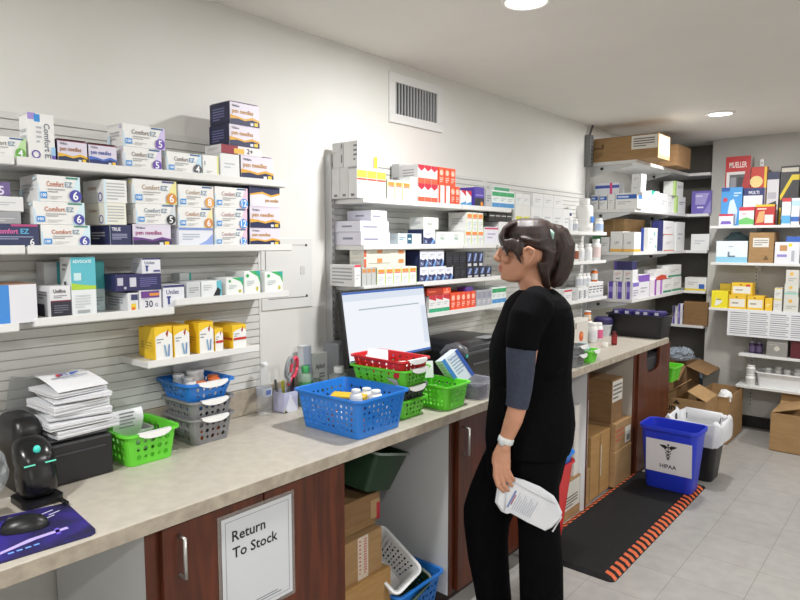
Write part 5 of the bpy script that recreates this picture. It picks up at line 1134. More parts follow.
# clear bin near the woman
def tub(loc, w, d, h, mat, label, taper=.015, r=.03, rot=0., name='plastic_tub', rim=.01, cat='tub', group=None, rimmat=None):
    t = empty(name, loc, label, cat, group, rot)
    m = MB(); k = taper
    rs = [[(x, y, z) for x, y in rr_pts(hx, hy, r)] for hx, hy, z in ((w/2-k, d/2-k, 0), (w/2, d/2, h), (w/2-.003, d/2-.003, h), (w/2-k-.003, d/2-k-.003, .004))]
    m.rings(rs, mat); m.build('tub_body', t, smooth=True, angle=40)
    m = MB(); rs = [[(x, y, z) for x, y in rr_pts(w/2+o, d/2+o, r+o)] for o, z in ((.0006, h-.001), (rim, h+.0015), (rim+.001, h-.008), (rim-.002, h-.008), (.0012, h-.004))]; rs.append(rs[0])
    m.rings(rs, rimmat or mat, cap=False); m.build('rim', t, smooth=True, angle=40)
    return t
tub((.555, 2.42, CT+.001), .15, .13, .085, M('#a9abb4', .3, alpha=.4), 'small clear grey tub on the counter beside the woman\'s elbow')
m = MB(); m.box(-.05, .05, -.04, .04, 0, .05, M('#6f6a86', .5), bev=.003); m.box(-.03, .03, .0405, .041, .01, .04, M('#a79fc0', .5)); tag(m.build('carton', loc=(.55, 2.42, CT+.008)), 'violet-grey packet inside the small clear tub', 'box')

# ------------------------------------------------------------------ counter right of the woman
p = ct(566, 372)
basket((.545, 3.40, CT+.001), 0, .17, .14, .07, M('#6f7173', .4), 'small grey basket behind the woman, bottom of a nested pair', taper=.012, rows=3, cx=6, cy=6, handle=('+x', WHITE), rimw=.008)
basket((.545, 3.40, CT+.051), 0, .17, .14, .07, M('#6f7173', .4), 'small grey basket behind the woman, top of a nested pair', taper=.012, rows=3, cx=6, cy=6, handle=('+x', WHITE), rimw=.008)
basket((.555, 3.585, CT+.001), 0, .15, .13, .07, GREEN, 'small lime green basket on the counter behind the woman', taper=.012, rows=3, cx=6, cy=6, handle=('+x', WHITE), rimw=.008)
crumple('plastic_wrap', (.545, 3.585, CT+.05), .05, .045, .03, M('#c4d6dc', .2, alpha=.6), 'pale blue plastic wrap bunched in the small lime basket', 'wrap', 8)
p = ct(580, 343)
SH['ct2'] = (CT, .36, 'x')
q = cart('ct2', 574, 587.5, 319, ('#cfcac2', [('c', 'F', .5, .42, .17, '#c4562a'), ('c', 'F', .56, .46, .08, '#e08a4a'), ('r', 'F', .06, .7, .12, .95, '#3a3a3a'), ('r', 'F', 0, .9, 1, 1, '#e0ded8')]+SIDE), 'cream carton with orange round print on the counter behind the woman', d=.06)
WL = M('#d3d6da', .5)
for k, (px_, x, lab, lb, hh, r) in enumerate(((578, .22, WL, 'white pill bottle behind the cream carton, left one', .15, .04), (587, .26, WL, 'white pill bottle behind the cream carton, right one', .15, .04), (592, .30, M('#d9dade', .5), 'white bottle with dotted label right of the cream carton', .14, .036), (598, .30, M('#cf5a86', .5), 'white bottle with pink label on the far counter', .13, .032))):
    yy = onx(px_, 340, x).y
    bottle(x, yy, CT+.0006, r, hh, WHITE, WHITE, lb, lab, 'bottles on the far counter', capr=.8)
    if px_ == 587: bx, by, bz = x, yy, CT+hh
bottle(bx, by, bz+.0008, .024, .07, AMB, WHITE, 'amber vial with white cap standing on a white bottle', M('#d9c9b4', .5), 'bottles on the far counter', capr=1.)
yy = onx(607, 336, .22).y-.08
tb_ = tub((.22, yy, CT+.001), .13, .13, .085, M('#d2d6da', .3, alpha=.8), 'clear round tub with navy lid on the far counter', taper=.008, r=.06, rim=.003)
m = MB(); m.lathe([(.07, .087), (.072, .092), (.07, .125), (.05, .14), (.001, .142)], M('#2c2556', .5), n=22); m.build('lid', tb_, smooth=True, angle=40)['label'] = 'navy domed lid'
bottle(.466, 4.282, CT+.0006, .019, .095, M('#6a1218', .2), M('#5a1016', .3), 'small dark red bottle near the black bin', M('#8a1a20', .4), 'bottles on the far counter', name='syrup_bottle', capr=.62, neck=.8)
m = MB(); m.lathe([(.02, 0), (.021, .004), (.02, .026), (.017, .03), (.0005, .03)], M('#e0dfd8', .5), n=20); tag(m.build('bottle_cap', loc=(.452, 4.16, CT+.0006), smooth=True, angle=40), 'white bottle cap lying on the counter left of the dark red bottle', 'cap')
# black bin at the end of the counter
tub((.437, 4.84, CT+.001), .415, .26, .168, M('#131316', .42), 'long black bin full of purple packets at the end of the counter', taper=.018, r=.03, rim=.012, name='black_bin', cat='bin')
for k in range(5):
    m = MB(); m.box(-.032, .032, -.08, .08, 0, .155, M('#2a2364', .5), bev=.012); m.box(-.012, .016, -.0805, -.08, .125, .145, M('#d5d2e6', .5))
    o = m.build('purple_packet', loc=(.29+.073*k, 4.84, CT+.04)); o.rotation_euler = (R(-3), R(3*(k % 3-1)), 0)
    tag(o, 'navy and white packet standing in the long black bin, %s' % ('leftmost', 'second from left', 'middle', 'fourth from left', 'rightmost')[k], 'packet', 'packets in the black bin')

# bottles on the far-bay shelves
gB = 'white bottles on the bottle shelves'
def sb(sh, px_, x, r, h, label, body=None, cap=None, lab=None, capr=.75):
    z = SH[sh][0]
    yy = onx(px_, 250, x)
    for _ in range(3): yy = onx(px_, pix((x, yy.y, z))[1], x)
    return bottle(x, yy.y, z+.0006, r, h, body or WHITE, cap or WHITE, label, lab or M('#dddfe2', .5), gB, capr=capr)
BL = M('#3f7ac4', .5); NAVY = M('#2a2c5c', .5)
sb('f1', 584, .13, .062, .245, 'big white bottle with blue label above the small bottles', lab=WHITE, capr=.6)
m = MB(); m.box(.0612, .0632, -.024, .03, .07, .115, BL); m.build('label', bpy.data.objects[[o.name for o in COL.objects if o.get('label', '').startswith('big white bottle')][0]])
sb('f1', 599, .17, .03, .105, 'small white bottle with blue label right of the big bottle', lab=M('#a9bede', .5))
sb('f1', 567.5, .15, .034, .13, 'white bottle with navy cap left of the big bottle', cap=NAVY)
sb('f1', 574, .17, .028, .09, 'small white bottle in front of the navy-capped bottle', lab=M('#b9bec6', .5))
sb('f2', 574, .16, .03, .12, 'brownish labelled bottle nearest the ponytail, middle shelf', lab=M('#8a4a2c', .5))
sb('f2', 580, .165, .03, .115, 'white bottle second from the ponytail, middle shelf')
sb('f2', 587.5, .165, .032, .125, 'white bottle third from the ponytail, middle shelf')
sb('f2', 595.5, .165, .036, .16, 'tall white bottle with red print at the right of the middle shelf', lab=M('#d8c4c2', .5))
r = cart('f3', 578, 588, 288, ('#dadada', [('r', 'F', .1, .1, .5, .8, '#8d9096'), ('l', 'F', .55, .2, .9, .8, 3, '#b0b3b8')]+SIDE), 'white printed carton with black squares, @ of the two on the lowest bottle shelf', d=.1, n=2, group='cartons under the small bottles')
r2 = cart('f3', 588.5, 603, 282, ('#d9d9d9', [('l', 'F', .1, .3, .9, .8, 3, '#55585e'), ('r', 'F', 0, 0, 1, .15, '#b9bcc0')]+SIDE), 'white printed carton, @ of four on the lowest bottle shelf', d=.1, n=4, group='cartons under the small bottles')
r3 = cart('f3', 564, 572, 290, ('#d9d9d9', [('r', 'F', 0, .85, 1, 1, '#c02a34'), ('l', 'F', .2, .3, .8, .6, 2, '#b0b3b8')]+SIDE), 'white carton with red top edge behind the woman\'s shoulder', d=.1)
for k, (pp, c, lb) in enumerate(((579, None, 'left'), (583, None, 'middle'), (587, None, 'right'))):
    yy = onx(pp, 285, .16).y; bottle(.16, yy, r.top+.0008, .026, .1, WHITE, WHITE, 'small white bottle standing on the printed cartons, %s of three' % lb, M('#bfc3c9', .5), gB)
yy = onx(594, 280, .16).y; bottle(.16, yy, r2.top+.0008, .026, .095, AMB, WHITE, 'amber and white bottle standing on the printed cartons', M('#d9d9d6', .5), gB)

# far wall lower shelves
m = None
for k, (pp, c, w, h, lb) in enumerate(((752, '#4a3a5c', .045, .13, 'dark violet bottle on the fourth far shelf, left one'), (759, '#3d2f55', .045, .13, 'dark violet bottle on the fourth far shelf, right one'))):
    x = ony(pp, 350, 6.02).x; bottle(x, 6.03, .6846, .026, .1, M(c, .3, alpha=.85), M('#8a8694', .4), lb, M('#6f5f86', .5), 'bottles on the fourth far shelf')
cart('r4', 766, 787, 339, ('#8f8d88', [('c', 'F', .5, .45, .14, '#c9c4b8'), ('l', 'F', .1, .6, .9, .85, 2, '#a9a7a2')]), 'grey printed carton on the fourth far shelf', d=.14)
cart('r4', 790, 812, 339, solid('#5a2028'), 'dark red carton at the right edge of the fourth far shelf', d=.14)
for k, (pp, yo, lb) in enumerate(((750.5, 5.99, 'front'), (757, 6.07, 'back'))):
    x = ony(pp, 380, yo).x
    o = bottle(x, yo, .4166, .038, .095, WHITE, WHITE, 'white bottle left of the white tub, lower %s one' % lb, M('#c4c4c2', .5), 'bottles left of the white tub', capr=.9)
    if k == 0: bottle(x, yo, .4166+.0955, .034, .075, WHITE, WHITE, 'white bottle stacked on the front one beside the white tub', M('#c4c4c2', .5), 'bottles left of the white tub', capr=.9)
tx = (ony(759, 388, 5.97).x+ony(803, 388, 5.97).x)/2
tub((tx, 6.06, .417), .36, .2, .122, M('#e4e5e6', .35), 'white rectangular tub of bottles on the lowest far shelf', taper=.014, r=.025, rim=.012)
for k in range(4):
    bottle(tx-.11+.07*k, 6.05+.02*(k % 2), .423, .028, .145+.012*(k % 2), WHITE, M('#c9c9c6', .4) if k % 2 else WHITE, 'white bottle in the white tub, %s' % ('leftmost', 'second from left', 'third from left', 'rightmost')[k], None, 'bottles in the white tub', capr=.85)
# dark plastic-wrapped pack behind pale blue carton
x = ony(735, 240, 6.08).x
crumple('plastic_bag', (x, 6.145, 1.4485), .11, .03, .125, M('#4f6a70', .2, alpha=.75), 'dark teal plastic bag behind the pale blue carton', 'bag', 12)
# ------------------------------------------------------------------ under the counter
SH['fl'] = (0., .56, 'x')
gu = 'cartons under the counter'
u1 = cart('fl', 344, 391, 580, (KRAFT, [('r', 'F', 0, .47, 1, .53, '#a88a58')]), 'golden brown carton on the floor, bottom of the under-counter stack', d=.34, front=.55, group=gu)
tape = (CARD, [('r', 'F', .34, 0, .62, 1, '#cdbfae'), ('l', 'F', .38, .1, .42, .95, 9, '#b5483c'), ('l', 'F', .5, .1, .58, .95, 14, '#b5483c')])
u2 = cart('fl', 344.5, 382, 536, tape, 'brown carton with red printed tape on the golden carton', on=u1, d=.30, front=.53, group=gu)
m = MB(); T = Matrix.Rotation(R(12), 4, 'Y'); m.box(-.06, .06, -.09, .09, 0, .004, CARD, T)
o = m.build('carton_flap', loc=(.44, 1.72, u2.top+.02)); tag(o, 'loose brown cardboard flap lying between the stacked under-counter cartons', 'cardboard')
u3 = cart('fl', 343, 380, 498, (CARD_D, [('r', 'F', .74, .1, 1, .75, '#a88a64'), ('r', 'F', .9, 0, 1, .6, '#b03038')]), 'dark brown carton with red corner under the dark green bin', on=u2, d=.30, front=.47, group=gu)
tb_ = tub((.35, 1.81, u3.top+.03), .36, .25, .16, FOREST, 'dark green bin tilted on the upper under-counter carton', taper=.03, r=.02, name='storage_bin', cat='bin', rimmat=M('#7d8a80', .4))
tb_.rotation_euler = (R(-16), R(6), R(8))
BB = noise_mat('blue_tub_plastic', '#1a5fae', '#1f69ba', nscale=4, rough=.35)
basket((.435, 1.99, .001), 0, .31, .29, .215, BLUE, 'blue perforated basket on the floor under the counter', taper=.03, rows=5, cx=9, cy=9)
basket((.44, 1.97, .12), 0, .22, .20, .13, FOREST, 'dark green perforated basket lying tilted in the blue floor basket', taper=.02, rows=4, cx=7, cy=6, tiltm=(R(18), R(24), R(10)))
basket((.42, 1.90, .235), 0, .23, .17, .13, WHB, 'white slotted basket lying tilted on the dark green basket', taper=.02, rows=5, cx=9, cy=8, tiltm=(R(14), R(38), R(12)), slot=True)
# bay behind the woman
gw = 'boxes in the bay behind the woman'
v1 = cart('fl', 560, 590, 477, (CARD, [('r', 'F', .1, .25, .62, .95, '#d5d1c8'), ('l', 'F', .15, .3, .55, .6, 4, '#4d4a46')]), 'brown carton with white shipping label on the floor behind the woman', d=.35, front=.57, group=gw)
v2 = cart('fl', 573.5, 587, 404, ('#d6d2ce', [('r', 'F', .1, .03, .9, .97, '#dbd8d4'), ('l', 'F', .6, .3, .7, .7, 5, '#b5aea8')]+SIDE), 'tall white carton standing on the labelled brown carton', on=v1, d=.3, front=.56, group=gw)
p = onx(575, 459, .83)
tub((p.x-.085, p.y-.085, .0175), .17, .17, p.z-.0175, RED, 'tall red plastic bin on the mat behind the woman, under the blue one', name='plastic_bin', cat='bin', taper=.05)
tub((p.x-.085, p.y-.085, p.z-.09), .168, .168, .135, BLUE, 'blue plastic bin nested in the red one behind the woman', name='plastic_bin', cat='bin', taper=.022)
# cartons right of the partition
gr = 'brown cartons right of the partition'
SH['flm'] = (.0175, .64, 'x')
w1 = cart('flm', 614, 634.5, 447, (CARD, []), 'brown carton on the floor, bottom of the three right of the partition', ymax=4.29, d=.42, front=.605, group=gr)
w2 = cart('fl', 615, 634, 420, (CARD, [('l', 'F', .02, .3, .5, .8, 3, '#b5564a'), ('r', 'F', .6, .12, .95, .72, '#d5d1c8'), ('r', 'F', .7, .18, .9, .4, '#77746e')]), 'brown carton with red print and white label, middle of three', ymax=4.29, on=w1, d=.4, front=.60, group=gr)
w3 = cart('fl', 611, 622, 379, (CARD_D, [('r', 'F', .05, .48, .95, .96, '#d8d4ca'), ('l', 'F', .1, .52, .9, .9, 4, '#6d6a64'), ('r', 'L', 0, .96, 1, 1, '#7a5c3c')]), 'tall brown carton with white label, top of three', on=w2, d=.34, front=.57, group=gr)
cart('flm', 589.5, 608.5, 434, (KRAFT, [('r', 'F', .44, 0, .5, 1, '#8a6a3c'), ('r', 'F', .52, .3, .55, .8, '#d5d1c8')]), 'golden brown carton with dark seam just right of the partition', d=.36, front=.574, group=gr)
# cables at the lower left
rnd = random.Random(5)
for k in range(3):
    pts = [(.30+.03*k, .42+.05*math.sin(a*2.1+k)+.02*k, .78-.11*a) for a in range(7)]
    m = MB(); m.tube(pts, .005, BLACKP, n=6); tag(m.build('power_cable', smooth=True), 'black cable hanging in the knee space at the lower left', 'cable', 'black cables under the worktop')
m = MB(); m.box(.3, .58, .30, .66, 0, .42, M('#17181a', .4), bev=.01); m.box(.5805, .583, .34, .62, .05, .36, M('#2b2c2f', .4))
tag(m.build('computer_tower', loc=(0, 0, .0005)), 'black computer tower on the floor in the knee space', 'computer')

# ------------------------------------------------------------------ floor things
# anti-fatigue mat
t = empty('floor_mat', (.815, 3.67, .0006), 'black anti-fatigue mat with orange striped edges on the floor', 'mat')
m = MB(); hx, hy = .235, .79
RUB = noise_mat('black_rubber', '#0e0e0f', '#161617', nscale=60, rough=.7, bump=.3)
RUB.node_tree.nodes['Principled BSDF'].inputs['Specular IOR Level'].default_value = .25
m.rings([[(x, y, z) for x, y in rr_pts(hx-k, hy-k, .03)] for z, k in ((0, 0), (.004, 0), (.016, .025))], RUB); m.build('rubber_pad', t)
m = MB(); OR = M('#c65a2c', .6)
n = 26
for s in (-1, 1):
    m = MB(); iw = .062 if s > 0 else .036
    for k in range(n):
        ya = -hy+.03+(2*hy-.06)*k/n; yb = ya+(2*hy-.06)/n*.52; sk = .018
        q = [(s*(hx-.0245), ya), (s*(hx-iw), ya+sk), (s*(hx-iw), yb+sk), (s*(hx-.0245), yb)]
        zz = [.0164, .0164, .0164, .0164]
        m.add([(s*(hx-.0005), ya-.012, .0045), (s*(hx-.0243), ya, .0163), (s*(hx-.0243), yb, .0163), (s*(hx-.0005), yb-.012, .0045)], [(0, 1, 2, 3)], OR)
        m.add([(a, b, z) for (a, b), z in zip(q, zz)], [(0, 1, 2, 3)], OR)
    m.build('warning_stripes', t)

def wastebin(loc, w, d, h, mat, label, taper, rim):
    t = empty('waste_bin', loc, label, 'waste bin')
    m = MB(); k = taper
    rs = [[(x, y, z) for x, y in rr_pts(hx, hy, r)] for hx, hy, z, r in ((w/2-k-.004, d/2-k-.004, 0, .03), (w/2-k, d/2-k, .006, .035), (w/2, d/2, h, .045), (w/2-.004, d/2-.004, h, .042), (w/2-k-.004, d/2-k-.004, .012, .03))]
    m.rings(rs, mat); m.build('bin_body', t, smooth=True, angle=40)
    m = MB(); rs = [[(x, y, z) for x, y in rr_pts(w/2+o, d/2+o, .045+o)] for o, z in ((.0006, h-.001), (rim, h+.001), (rim+.002, h-.008), (rim+.001, h-.022), (.001, h-.02))]; rs.append(rs[0])
    m.rings(rs, mat, cap=False); m.build('rim', t, smooth=True, angle=40)
    return t
BIN_BLUE = M('#2338c0', .4, name='royal_blue_plastic')
hb = wastebin((.88, 4.275, .0172), .36, .235, .415, BIN_BLUE, 'royal blue waste bin with white emblem sheet, standing on the mat', .034, .008)
# sheet on the front
m = MB(); sl = .034/.415
T = Matrix.Translation((0, -.235/2+.034-.0015, 0)) @ Matrix.Rotation(math.atan(sl), 4, 'X') @ Matrix(((1, 0, 0, 0), (0, 0, -1, 0), (0, 1, 0, 0), (0, 0, 0, 1)))
sw0, sw1, z0, z1 = -.135, .15, .115, .335
m.add([(sw0, z0, 0), (sw1, z0, 0), (sw1, z1, 0), (sw0, z1, 0), (sw0, z0, .0008), (sw1, z0, .0008), (sw1, z1, .0008), (sw0, z1, .0008)], [(0, 1, 2, 3), (4, 5, 6, 7), (0, 1, 5, 4), (1, 2, 6, 5), (2, 3, 7, 6), (3, 0, 4, 7)], M('#d3d2d6', .5), T)
m.build('paper_sheet', hb)
m = MB(); INK = M('#17171a', .6); T2 = T @ Matrix.Translation((.005, .0, .0012))
put_text(m, 'HIPAA', T2 @ Matrix.Translation((0, .15, 0)), .026, INK, None, 'c', bold=True)
def flatpoly(pts, e=0.): 
    P = [Vector((x, y, e)) for x, y in pts]; m.add(P, [tuple(q) for q in tessellate_polygon([P])], INK, T2)
cy = .205
flatpoly([(-.0025, cy), (.0025, cy), (.003, cy+.10), (-.003, cy+.10)])
m.add([(.007*math.cos(k*math.pi/6), cy+.103+.007*math.sin(k*math.pi/6), 0) for k in range(12)], [tuple(range(12))], INK, T2)
for s in (-1, 1):
    flatpoly([(s*.003, cy+.088), (s*.02, cy+.10), (s*.055, cy+.098), (s*.05, cy+.09), (s*.042, cy+.088), (s*.038, cy+.081), (s*.028, cy+.08), (s*.024, cy+.073), (s*.012, cy+.074)])
    pts = []
    for k in range(25):
        a = k/24; pts.append((s*.021*(1-.62*a)*math.cos(a*math.pi*3.1-.3), cy+.072-.068*a))
    for (a, b) in zip(pts, pts[1:]):
        dx, dy = b[0]-a[0], b[1]-a[1]; l = math.hypot(dx, dy) or 1; nx, ny = -dy/l*.0022, dx/l*.0022
        flatpoly([(a[0]-nx, a[1]-ny), (b[0]-nx, b[1]-ny), (b[0]+nx, b[1]+ny), (a[0]+nx, a[1]+ny)], .0002)
m.build('printed_emblem', hb)['label'] = 'black winged staff emblem over the letters HIPAA'
# black bin with liner
wastebin((.93, 4.65, .0006), .33, .27, .40, M('#1a1a1c', .45), 'black waste bin with white liner behind the blue bin', .04, .006)
m = MB(); rnd = random.Random(11); rs = []
lin_m = M('#d3d4d8', .4, alpha=.93, name='white_liner_film')
prof = [(.135, .10, .30), (.155, .125, .36), (.162, .133, .408), (.178, .148, .425), (.186, .156, .40), (.192, .163, .34), (.188, .16, .27)]
for i, (hx, hy, z) in enumerate(prof):
    P = rr_pts(hx, hy, .06, 8); r = []
    for k, (x, y) in enumerate(P):
        f = 1+.035*math.sin(k*1.9+i)+.02*(rnd.random()-.5)
        r.append((x*f, y*f, z+.012*math.sin(k*.9)+.014*(rnd.random()-.5)+(.02*math.sin(k*.6) if i == len(prof)-1 else 0)))
    rs.append(r)
m.rings(rs, lin_m, cap=False)
tag(m.build('bin_liner', loc=(.93, 4.65, .0), smooth=True), 'white plastic liner draped over the rim of the black waste bin', 'liner')

def open_carton(x, y, z, w, d, h, mat, label, flaps, rot=0., ops=()):
    t = empty('open_carton', (x, y, z), label, 'box', None, rot)
    m = MB(); th = .005
    m.box(-w/2, w/2, -d/2, -d/2+th, 0, h, mat); m.box(-w/2, w/2, d/2-th, d/2, 0, h, mat)
    m.box(-w/2, -w/2+th, -d/2+th, d/2-th, 0, h, mat); m.box(w/2-th, w/2, -d/2+th, d/2-th, 0, h, mat); m.box(-w/2, w/2, -d/2, d/2, 0, .004, mat)
    m.build('carton_walls', t)
    for side, ang in flaps:
        m = MB(); L = (w if side in '+y-y' and side[1] == 'y' else d)-.006; dep = (d if side[1] == 'y' else w)*.48
        base = {'+x': (w/2, 0, 0), '-x': (-w/2, 0, 180), '+y': (0, d/2, 90), '-y': (0, -d/2, -90)}[side]
        T = Matrix.Translation((base[0], base[1], h+.001)) @ Matrix.Rotation(R(base[2]), 4, 'Z') @ Matrix.Rotation(R(ang), 4, 'Y')
        m.box(0, dep, -L/2, L/2, 0, .004, mat, T); m.build('flap', t)
    if ops:
        m = MB()
        for f in ops: f(m)
        m.build('print', t)
    return t
INKB = M('#2c2116', .6)
def um(m):
    T = Matrix(((1, 0, 0, 0), (0, 0, -1, -.1656), (0, 1, 0, 0), (0, 0, 0, 1)))
    put_text(m, 'um', T @ Matrix.Translation((-.13, .30, 0)), .05, INKB, .1, bold=True)
    P = [Vector(q) for q in ((-.085, .355, 0), (-.025, .35, 0), (-.055, .388, 0))]; m.add(P, [(0, 1, 2)], INKB, T)
open_carton(.685, 5.335, .0006, .32, .33, .40, CARD, 'open brown carton with dark print and raised flaps behind the liner', [('+x', -155), ('-x', -140)], ops=(um,))
ty = 5.76; h_ = ony(727, 398, 5.5).z
open_carton(.80, ty, .0006, .25, .5, h_, CARD, 'tall open brown carton with white tissue at the far wall', [('-y', 100)])
crumple('tissue_paper', (.885, 5.56, h_-.06), .05, .045, .055, M('#dfe0e2', .5), 'crumpled white tissue at the mouth of the tall brown carton', 'tissue', 21)
open_carton(1.42, 5.77, .0006, .42, .36, .30, CARD, 'open brown carton on the floor at the right edge', [('-x', -163), ('+y', -55)])
# alcove heap
ga = 'brown cartons in the alcove'
tag(carton_mesh(.27, .36, .52, CARD_D, []).build('carton', loc=(.36, 5.35, .0006)), 'brown carton at the alcove entrance under the green basket', 'box', ga)
basket((.535, 5.24, .522), 0, .16, .22, .12, GREEN, 'lime green basket poking out past the end of the counter', taper=.02, rows=3, cx=6, cy=7)
open_carton(.33, 5.98, .0006, .38, .42, .55, CARD_D, 'open brown carton deep in the alcove with white label', [('+x', 20), ('-y', 30)], ops=(lambda m: m.box(-.02, .08, -.2115, -.2105, .3, .45, M('#c9c5bc', .6)),))
crumple('plastic_bag', (.43, 6.35, .0006), .1, .115, .26, M('#aeb9c6', .15, alpha=.5), 'clear plastic bag heap at the back of the alcove, taller one', 'bag', 31, 22, 12, .5)
crumple('plastic_bag', (.40, 5.98, .555), .11, .13, .06, M('#aeb9c6', .15, alpha=.5), 'clear plastic bag lying on the open alcove carton', 'bag', 37, 22, 12, .5)

# ------------------------------------------------------------------ the woman
FP0 = Vector((.96, 2.19, 0)); FF = -RT.copy(); FL = Vector((-FF.y, FF.x, 0))
def fp(x, y, ly=0.):
    """local (forward, left, up) of the sight line through (x, y) on the figure's sagittal plane shifted ly to her left"""
    r = ray(x, y); q = (FP0+FL*ly-CP).dot(FL)/r.dot(FL); p = CP+r*q
    return Vector(((p-FP0).dot(FF), ly, p.z))
FIG = Matrix(((FF.x, FL.x, 0, FP0.x), (FF.y, FL.y, 0, FP0.y), (0, 0, 1, 0), (0, 0, 0, 1)))
FROT = math.atan2(FF.y, FF.x)
def hring(f, b, y, hw, ly=0., n=24, egg=0., sq=1.):
    A, B = fp(f, y, ly), fp(b, y, ly); c = (A.x+B.x)/2; a = (A.x-B.x)/2; z = (A.z+B.z)/2; r = []
    for k in range(n):
        t = 2*math.pi*k/n; cs, sn = math.cos(t), math.sin(t)
        cs = math.copysign(abs(cs)**sq, cs); sn = math.copysign(abs(sn)**sq, sn)
        r.append((c+a*cs, ly+hw*sn*(1-egg*max(0, cs)), z))
    return r
def remesh(mb, name, parent, voxel, smooth=4, mats=None, sfac=.5):
    me = bpy.data.meshes.new(name); me.from_pydata([tuple(v) for v in mb.v], [], mb.f); me.update()
    bm = bmesh.new(); bm.from_mesh(me); bmesh.ops.recalc_face_normals(bm, faces=bm.faces); bm.to_mesh(me); bm.free()
    o = bpy.data.objects.new(name, me); COL.objects.link(o)
    md = o.modifiers.new('r', 'REMESH'); md.mode = 'VOXEL'; md.voxel_size = voxel
    ms = o.modifiers.new('s', 'SMOOTH'); ms.factor = sfac; ms.iterations = smooth
    bpy.context.view_layer.update()
    ev = o.evaluated_get(bpy.context.evaluated_depsgraph_get())
    nm = bpy.data.meshes.new_from_object(ev)
    o.modifiers.clear(); o.data = nm; bpy.data.meshes.remove(me)
    nm.materials.clear()
    for m_ in mats or mb.mats: nm.materials.append(m_)
    nm.polygons.foreach_set('use_smooth', [True]*len(nm.polygons))
    o.parent = parent
    return o
SKIN = noise_mat('skin', '#b98468', '#c28e72', nscale=20, rough=.5)
HAIR = noise_mat('brown_hair', '#170d0a', '#38201a', scale=(26, 26, 2.6), nscale=9, rough=.5, detail=4, bump=.5, lo=.35, hi=.7)
SCRUB = noise_mat('black_scrub_fabric', '#08080a', '#0c0c0f', nscale=80, rough=.85, bump=.15)
SCRUB.node_tree.nodes['Principled BSDF'].inputs['Specular IOR Level'].default_value = .06
NAVYS = noise_mat('navy_knit', '#2a3040', '#333a4c', nscale=90, rough=.8, bump=.2)
fig = empty('person', FP0, 'woman in black scrubs with brown ponytail holding a white paper bag', 'person', None, FROT)
LA, RA = .185, -.185     # arm planes
SK = MB()
# head
HR = [(517, 541, 221, .030), (508, 549, 225, .056), (503, 554, 233, .070), (501.2, 556, 241, .074), (500.8, 556, 246, .0745), (501.5, 555, 250, .073), (501, 552, 255, .071), (500.5, 547, 261, .067), (499.8, 541, 266, .061), (500, 535, 270.5, .055), (501, 530, 275, .049), (503, 524, 279, .040), (507.5, 518, 282, .024)]
SK.rings([hring(f, b, y, w, egg=.32) for f, b, y, w in reversed(HR)], SKIN)
# nose, lips, brow, chin, cheek
SK.tube([fp(502, 247), fp(498.6, 253), fp(496.2, 258), fp(499, 261.5)], [.007, .009, .0125, .009], SKIN, n=10)
SK.ball(fp(499.0, 259.6, .009), (.008, .007, .006), SKIN); SK.ball(fp(499.0, 259.6, -.009), (.008, .007, .006), SKIN)
SK.ball(fp(500.2, 266.6), (.010, .021, .0062), SKIN); SK.ball(fp(500.6, 270.4), (.0095, .019, .0062), SKIN)
SK.ball(fp(503.5, 277.2), (.012, .016, .011), SKIN)
for s in (-1, 1):
    SK.ball(fp(503, 244.5, s*.031), (.010, .024, .007), SKIN); SK.ball(fp(506, 259, s*.038), (.018, .022, .018), SKIN)
    # ear
    e = fp(529, 256.5, s*.088)
    SK.tube([e+Vector((.012, -s*.006, -.034)), e+Vector((.002, s*.004, -.022)), e+Vector((-.014, s*.012, .004)), e+Vector((-.014, s*.013, .024)), e+Vector((.004, s*.009, .034)), e+Vector((.02, 0, .024)), e+Vector((.018, -s*.006, .006))], [.008, .0085, .0072, .0068, .0068, .0065, .006], SKIN, n=8)
    SK.ball(e+Vector((.004, -s*.008, .0)), (.018, .011, .03), SKIN)
# neck
SK.tube([fp(530, 262), fp(531, 277), fp(535, 289), fp(538, 302)], [.054, .052, .056, .075], SKIN, n=20)
# torso, pelvis, legs under the clothes
TR = [(524, 556, 296, .10), (512, 563, 305, .16), (506, 566, 318, .165), (500, 566, 335, .15), (497, 565, 360, .125), (497, 564, 385, .125), (496, 562, 415, .15), (496, 558, 445, .15), (500, 550, 463, .12)]
SK.rings([hring(f, b, y, w) for f, b, y, w in reversed(TR)], SKIN)
for ly, L in ((.09, [(514, 552, 455, .06), (521, 549, 480, .064), (524, 553, 530, .055), (524, 557, 600, .045), (527, 552, 650, .032)]), (-.09, [(492, 540, 453, .07), (478, 522, 485, .072), (470, 508, 515, .056), (474, 504, 560, .048), (482, 506, 600, .042), (489, 510, 645, .032)])):
    SK.rings([hring(f, b, y, w, ly) for f, b, y, w in reversed(L)], SKIN)
# left arm (near), forearm, hand
sh_, el, wr = fp(534, 304, LA-.02), fp(520, 398, LA+.02), fp(505.5, 441, LA+.02)
SK.tube([sh_, fp(527, 350, LA+.01), el, fp(513.5, 420, LA+.02), wr, fp(503, 449, LA+.02)], [.04, .038, .034, .033, .0245, .024], SKIN, n=16)
hy = LA+.022
SK.rings([[Vector((c.x+a*math.cos(t), c.y+b*math.sin(t), c.z)) for t in [2*math.pi*k/14 for k in range(14)]] for c, a, b in ((fp(502.5, 469, hy), .030, .012), (fp(501, 462, hy), .036, .0145), (fp(501.5, 454, hy), .033, .0165), (fp(503.5, 446, hy), .026, .019), (fp(505, 441, hy), .022, .02))], SKIN)
fo = hy+.006
FING = [[(495.5, 464), (495, 476), (498, 486), (503.5, 491.5)], [(499.5, 466), (500.5, 477), (504, 485.5), (508.5, 490.5)], [(503, 466.5), (505.5, 475.5), (509, 482), (512, 486)], [(506.5, 465.5), (509.5, 472.5), (512.5, 477.5), (514.5, 480.5)]]
